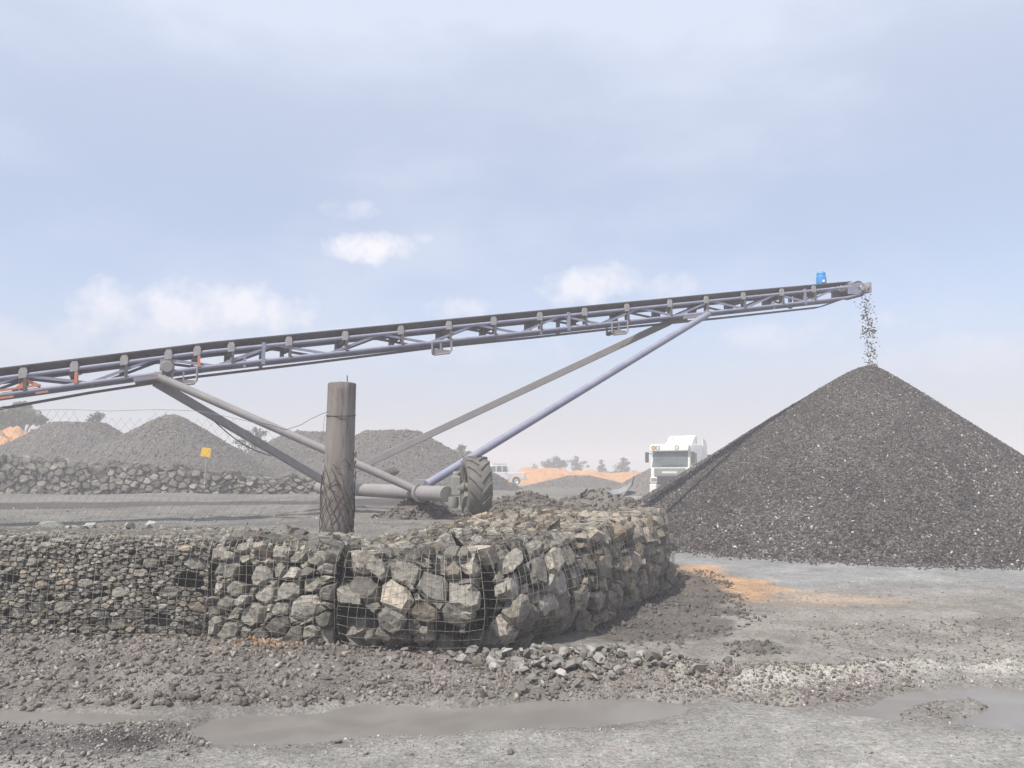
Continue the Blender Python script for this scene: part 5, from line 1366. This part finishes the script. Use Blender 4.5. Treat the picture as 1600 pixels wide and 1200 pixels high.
# ------------------------------------------------------------------ trees beyond the yard
def tree(px, py_top, py_base, Y, wpx, label, seed, shape='round', leaves=2600, leaf=None, gap=.45):
    r = random.Random(seed); rs_ = np.random.RandomState(seed)
    b = P(px, py_base, Y); t_ = P(px, py_top, Y); H = t_.z - b.z; Wd = wpx / F * Y
    zb = min(b.z, .3); root = thing('tree', label, 'tree', (b.x, Y, zb), 0, 'trees beyond the yard')
    H2 = t_.z - zb
    trunk = MB(); trunk.tube([(0, 0, 0), (.03 * H2, 0, H2 * .3), (-.01 * H2, .02 * H2, H2 * .6), (.01 * H2, 0, H2 * .92)], [H2 * .035, H2 * .027, H2 * .017, H2 * .006], 8)
    clumps = []
    nc = 26 if shape != 'thin' else 18
    for i in range(nc):
        f = r.random()
        if shape == 'cone': zc = H2 * (.25 + .70 * f); rad = Wd * .5 * (1.05 - f) * r.uniform(.3, 1)
        elif shape == 'flat': zc = H2 * (.55 + .4 * f); rad = Wd * .5 * r.uniform(.1, 1) * (1.1 - f * .5)
        else: zc = H2 * (.36 + .58 * f); rad = Wd * .5 * math.sqrt(max(0, 1 - (2 * f - .9) ** 2)) * r.uniform(.2, 1.0)
        a = r.uniform(0, 6.28); c_ = Vector((math.cos(a) * rad, math.sin(a) * rad, zc)); clumps.append((c_, Wd * r.uniform(.08, .17)))
        trunk.tube([(0, 0, max(H2 * .2, zc - rad * .8 - .1 * H2)), c_ * .6 + Vector((0, 0, zc * .4 - rad * .15)), c_], [H2 * .012, H2 * .008, H2 * .003], 5)
    trunk.build('trunk', M['bark'], root, True)
    n_ = leaves; k = rs_.randint(0, nc, n_)
    cc = np.array([c_[0] for c_ in clumps])[k]; cr = np.array([c_[1] for c_ in clumps])[k]
    d = rs_.normal(size=(n_, 3)); d /= np.linalg.norm(d, axis=1)[:, None]
    pos = cc + d * (cr * rs_.rand(n_) ** .45)[:, None] * np.array([1.15, 1.15, .75])
    lf = leaf or max(.10, Wd * .035); R_ = rot_mats(n_, rs_)
    q_ = np.array([(-1, 0, 0), (0, -.5, .08), (1, 0, 0), (0, .5, .08)]) * lf
    q_ = q_[None] * rs_.uniform(.6, 1.4, n_)[:, None, None]
    v = np.einsum('nij,nkj->nki', R_, q_) + pos[:, None, :]
    link('crown', np_mesh('crown', v.reshape(-1, 3), np.arange(n_ * 4).reshape(n_, 4)), M['leaf'], root)
    return root
tree(30, 628, 705, 66, 110, 'large leafy tree at the left edge behind the orange bank', 1, 'round', 5200)
tree(-45, 622, 705, 70, 120, 'leafy tree cut off by the left picture edge', 11, 'round', 4200)
tree(152, 638, 690, 60, 52, 'wispy shrub like tree behind the flat topped heap', 2, 'thin', 900)
tree(398, 664, 715, 62, 60, 'sparse pale tree between the pointed heap and the post', 3, 'thin', 1000)
tree(468, 666, 710, 66, 34, 'small narrow tree just left of the post', 4, 'round', 800)
tree(268, 648, 690, 70, 30, 'tiny shrub crown peeping over the pointed heap', 5, 'thin', 500)
tree(690, 694, 740, 75, 46, 'dark round tree left of the conveyor tyre top', 6, 'round', 1800)
tree(722, 694, 740, 78, 54, 'wider dark round tree right behind the tyre top', 7, 'round', 2000)
tree(866, 714, 740, 120, 46, 'leaning low tree above the orange bank, nearest the pickup', 8, 'flat', 1600)
tree(902, 710, 740, 125, 36, 'tallest wispy tree above the orange bank', 9, 'thin', 1100)
tree(940, 718, 742, 122, 26, 'slim pointed tree above the middle of the orange bank', 10, 'cone', 1000)
tree(975, 716, 742, 118, 40, 'pyramid shaped dark tree nearest the truck', 12, 'cone', 1400)
tree(835, 724, 740, 140, 14, 'tiny distant tree just right of the pickup', 13, 'round', 400)

# ------------------------------------------------------------------ dusty air
hb = MB().box((0, 195, 3.6), (900, 500, 12.4)).build('haze', None)
hm = bpy.data.materials.new('dusty air'); hm.use_nodes = True; t = hm.node_tree; t.nodes.clear()
pvn = N(t, 'ShaderNodeVolumePrincipled'); pvn.inputs['Color'].default_value = (.85, .83, .85, 1); pvn.inputs['Density'].default_value = HAZE_DENSITY; pvn.inputs['Anisotropy'].default_value = 0.0
om = N(t, 'ShaderNodeOutputMaterial'); t.links.new(pvn.outputs[0], om.inputs['Volume'])
hb.data.materials.clear(); hb.data.materials.append(hm)
tag(hb, 'pale dusty haze filling the air of the quarry', 'haze', kind='stuff')
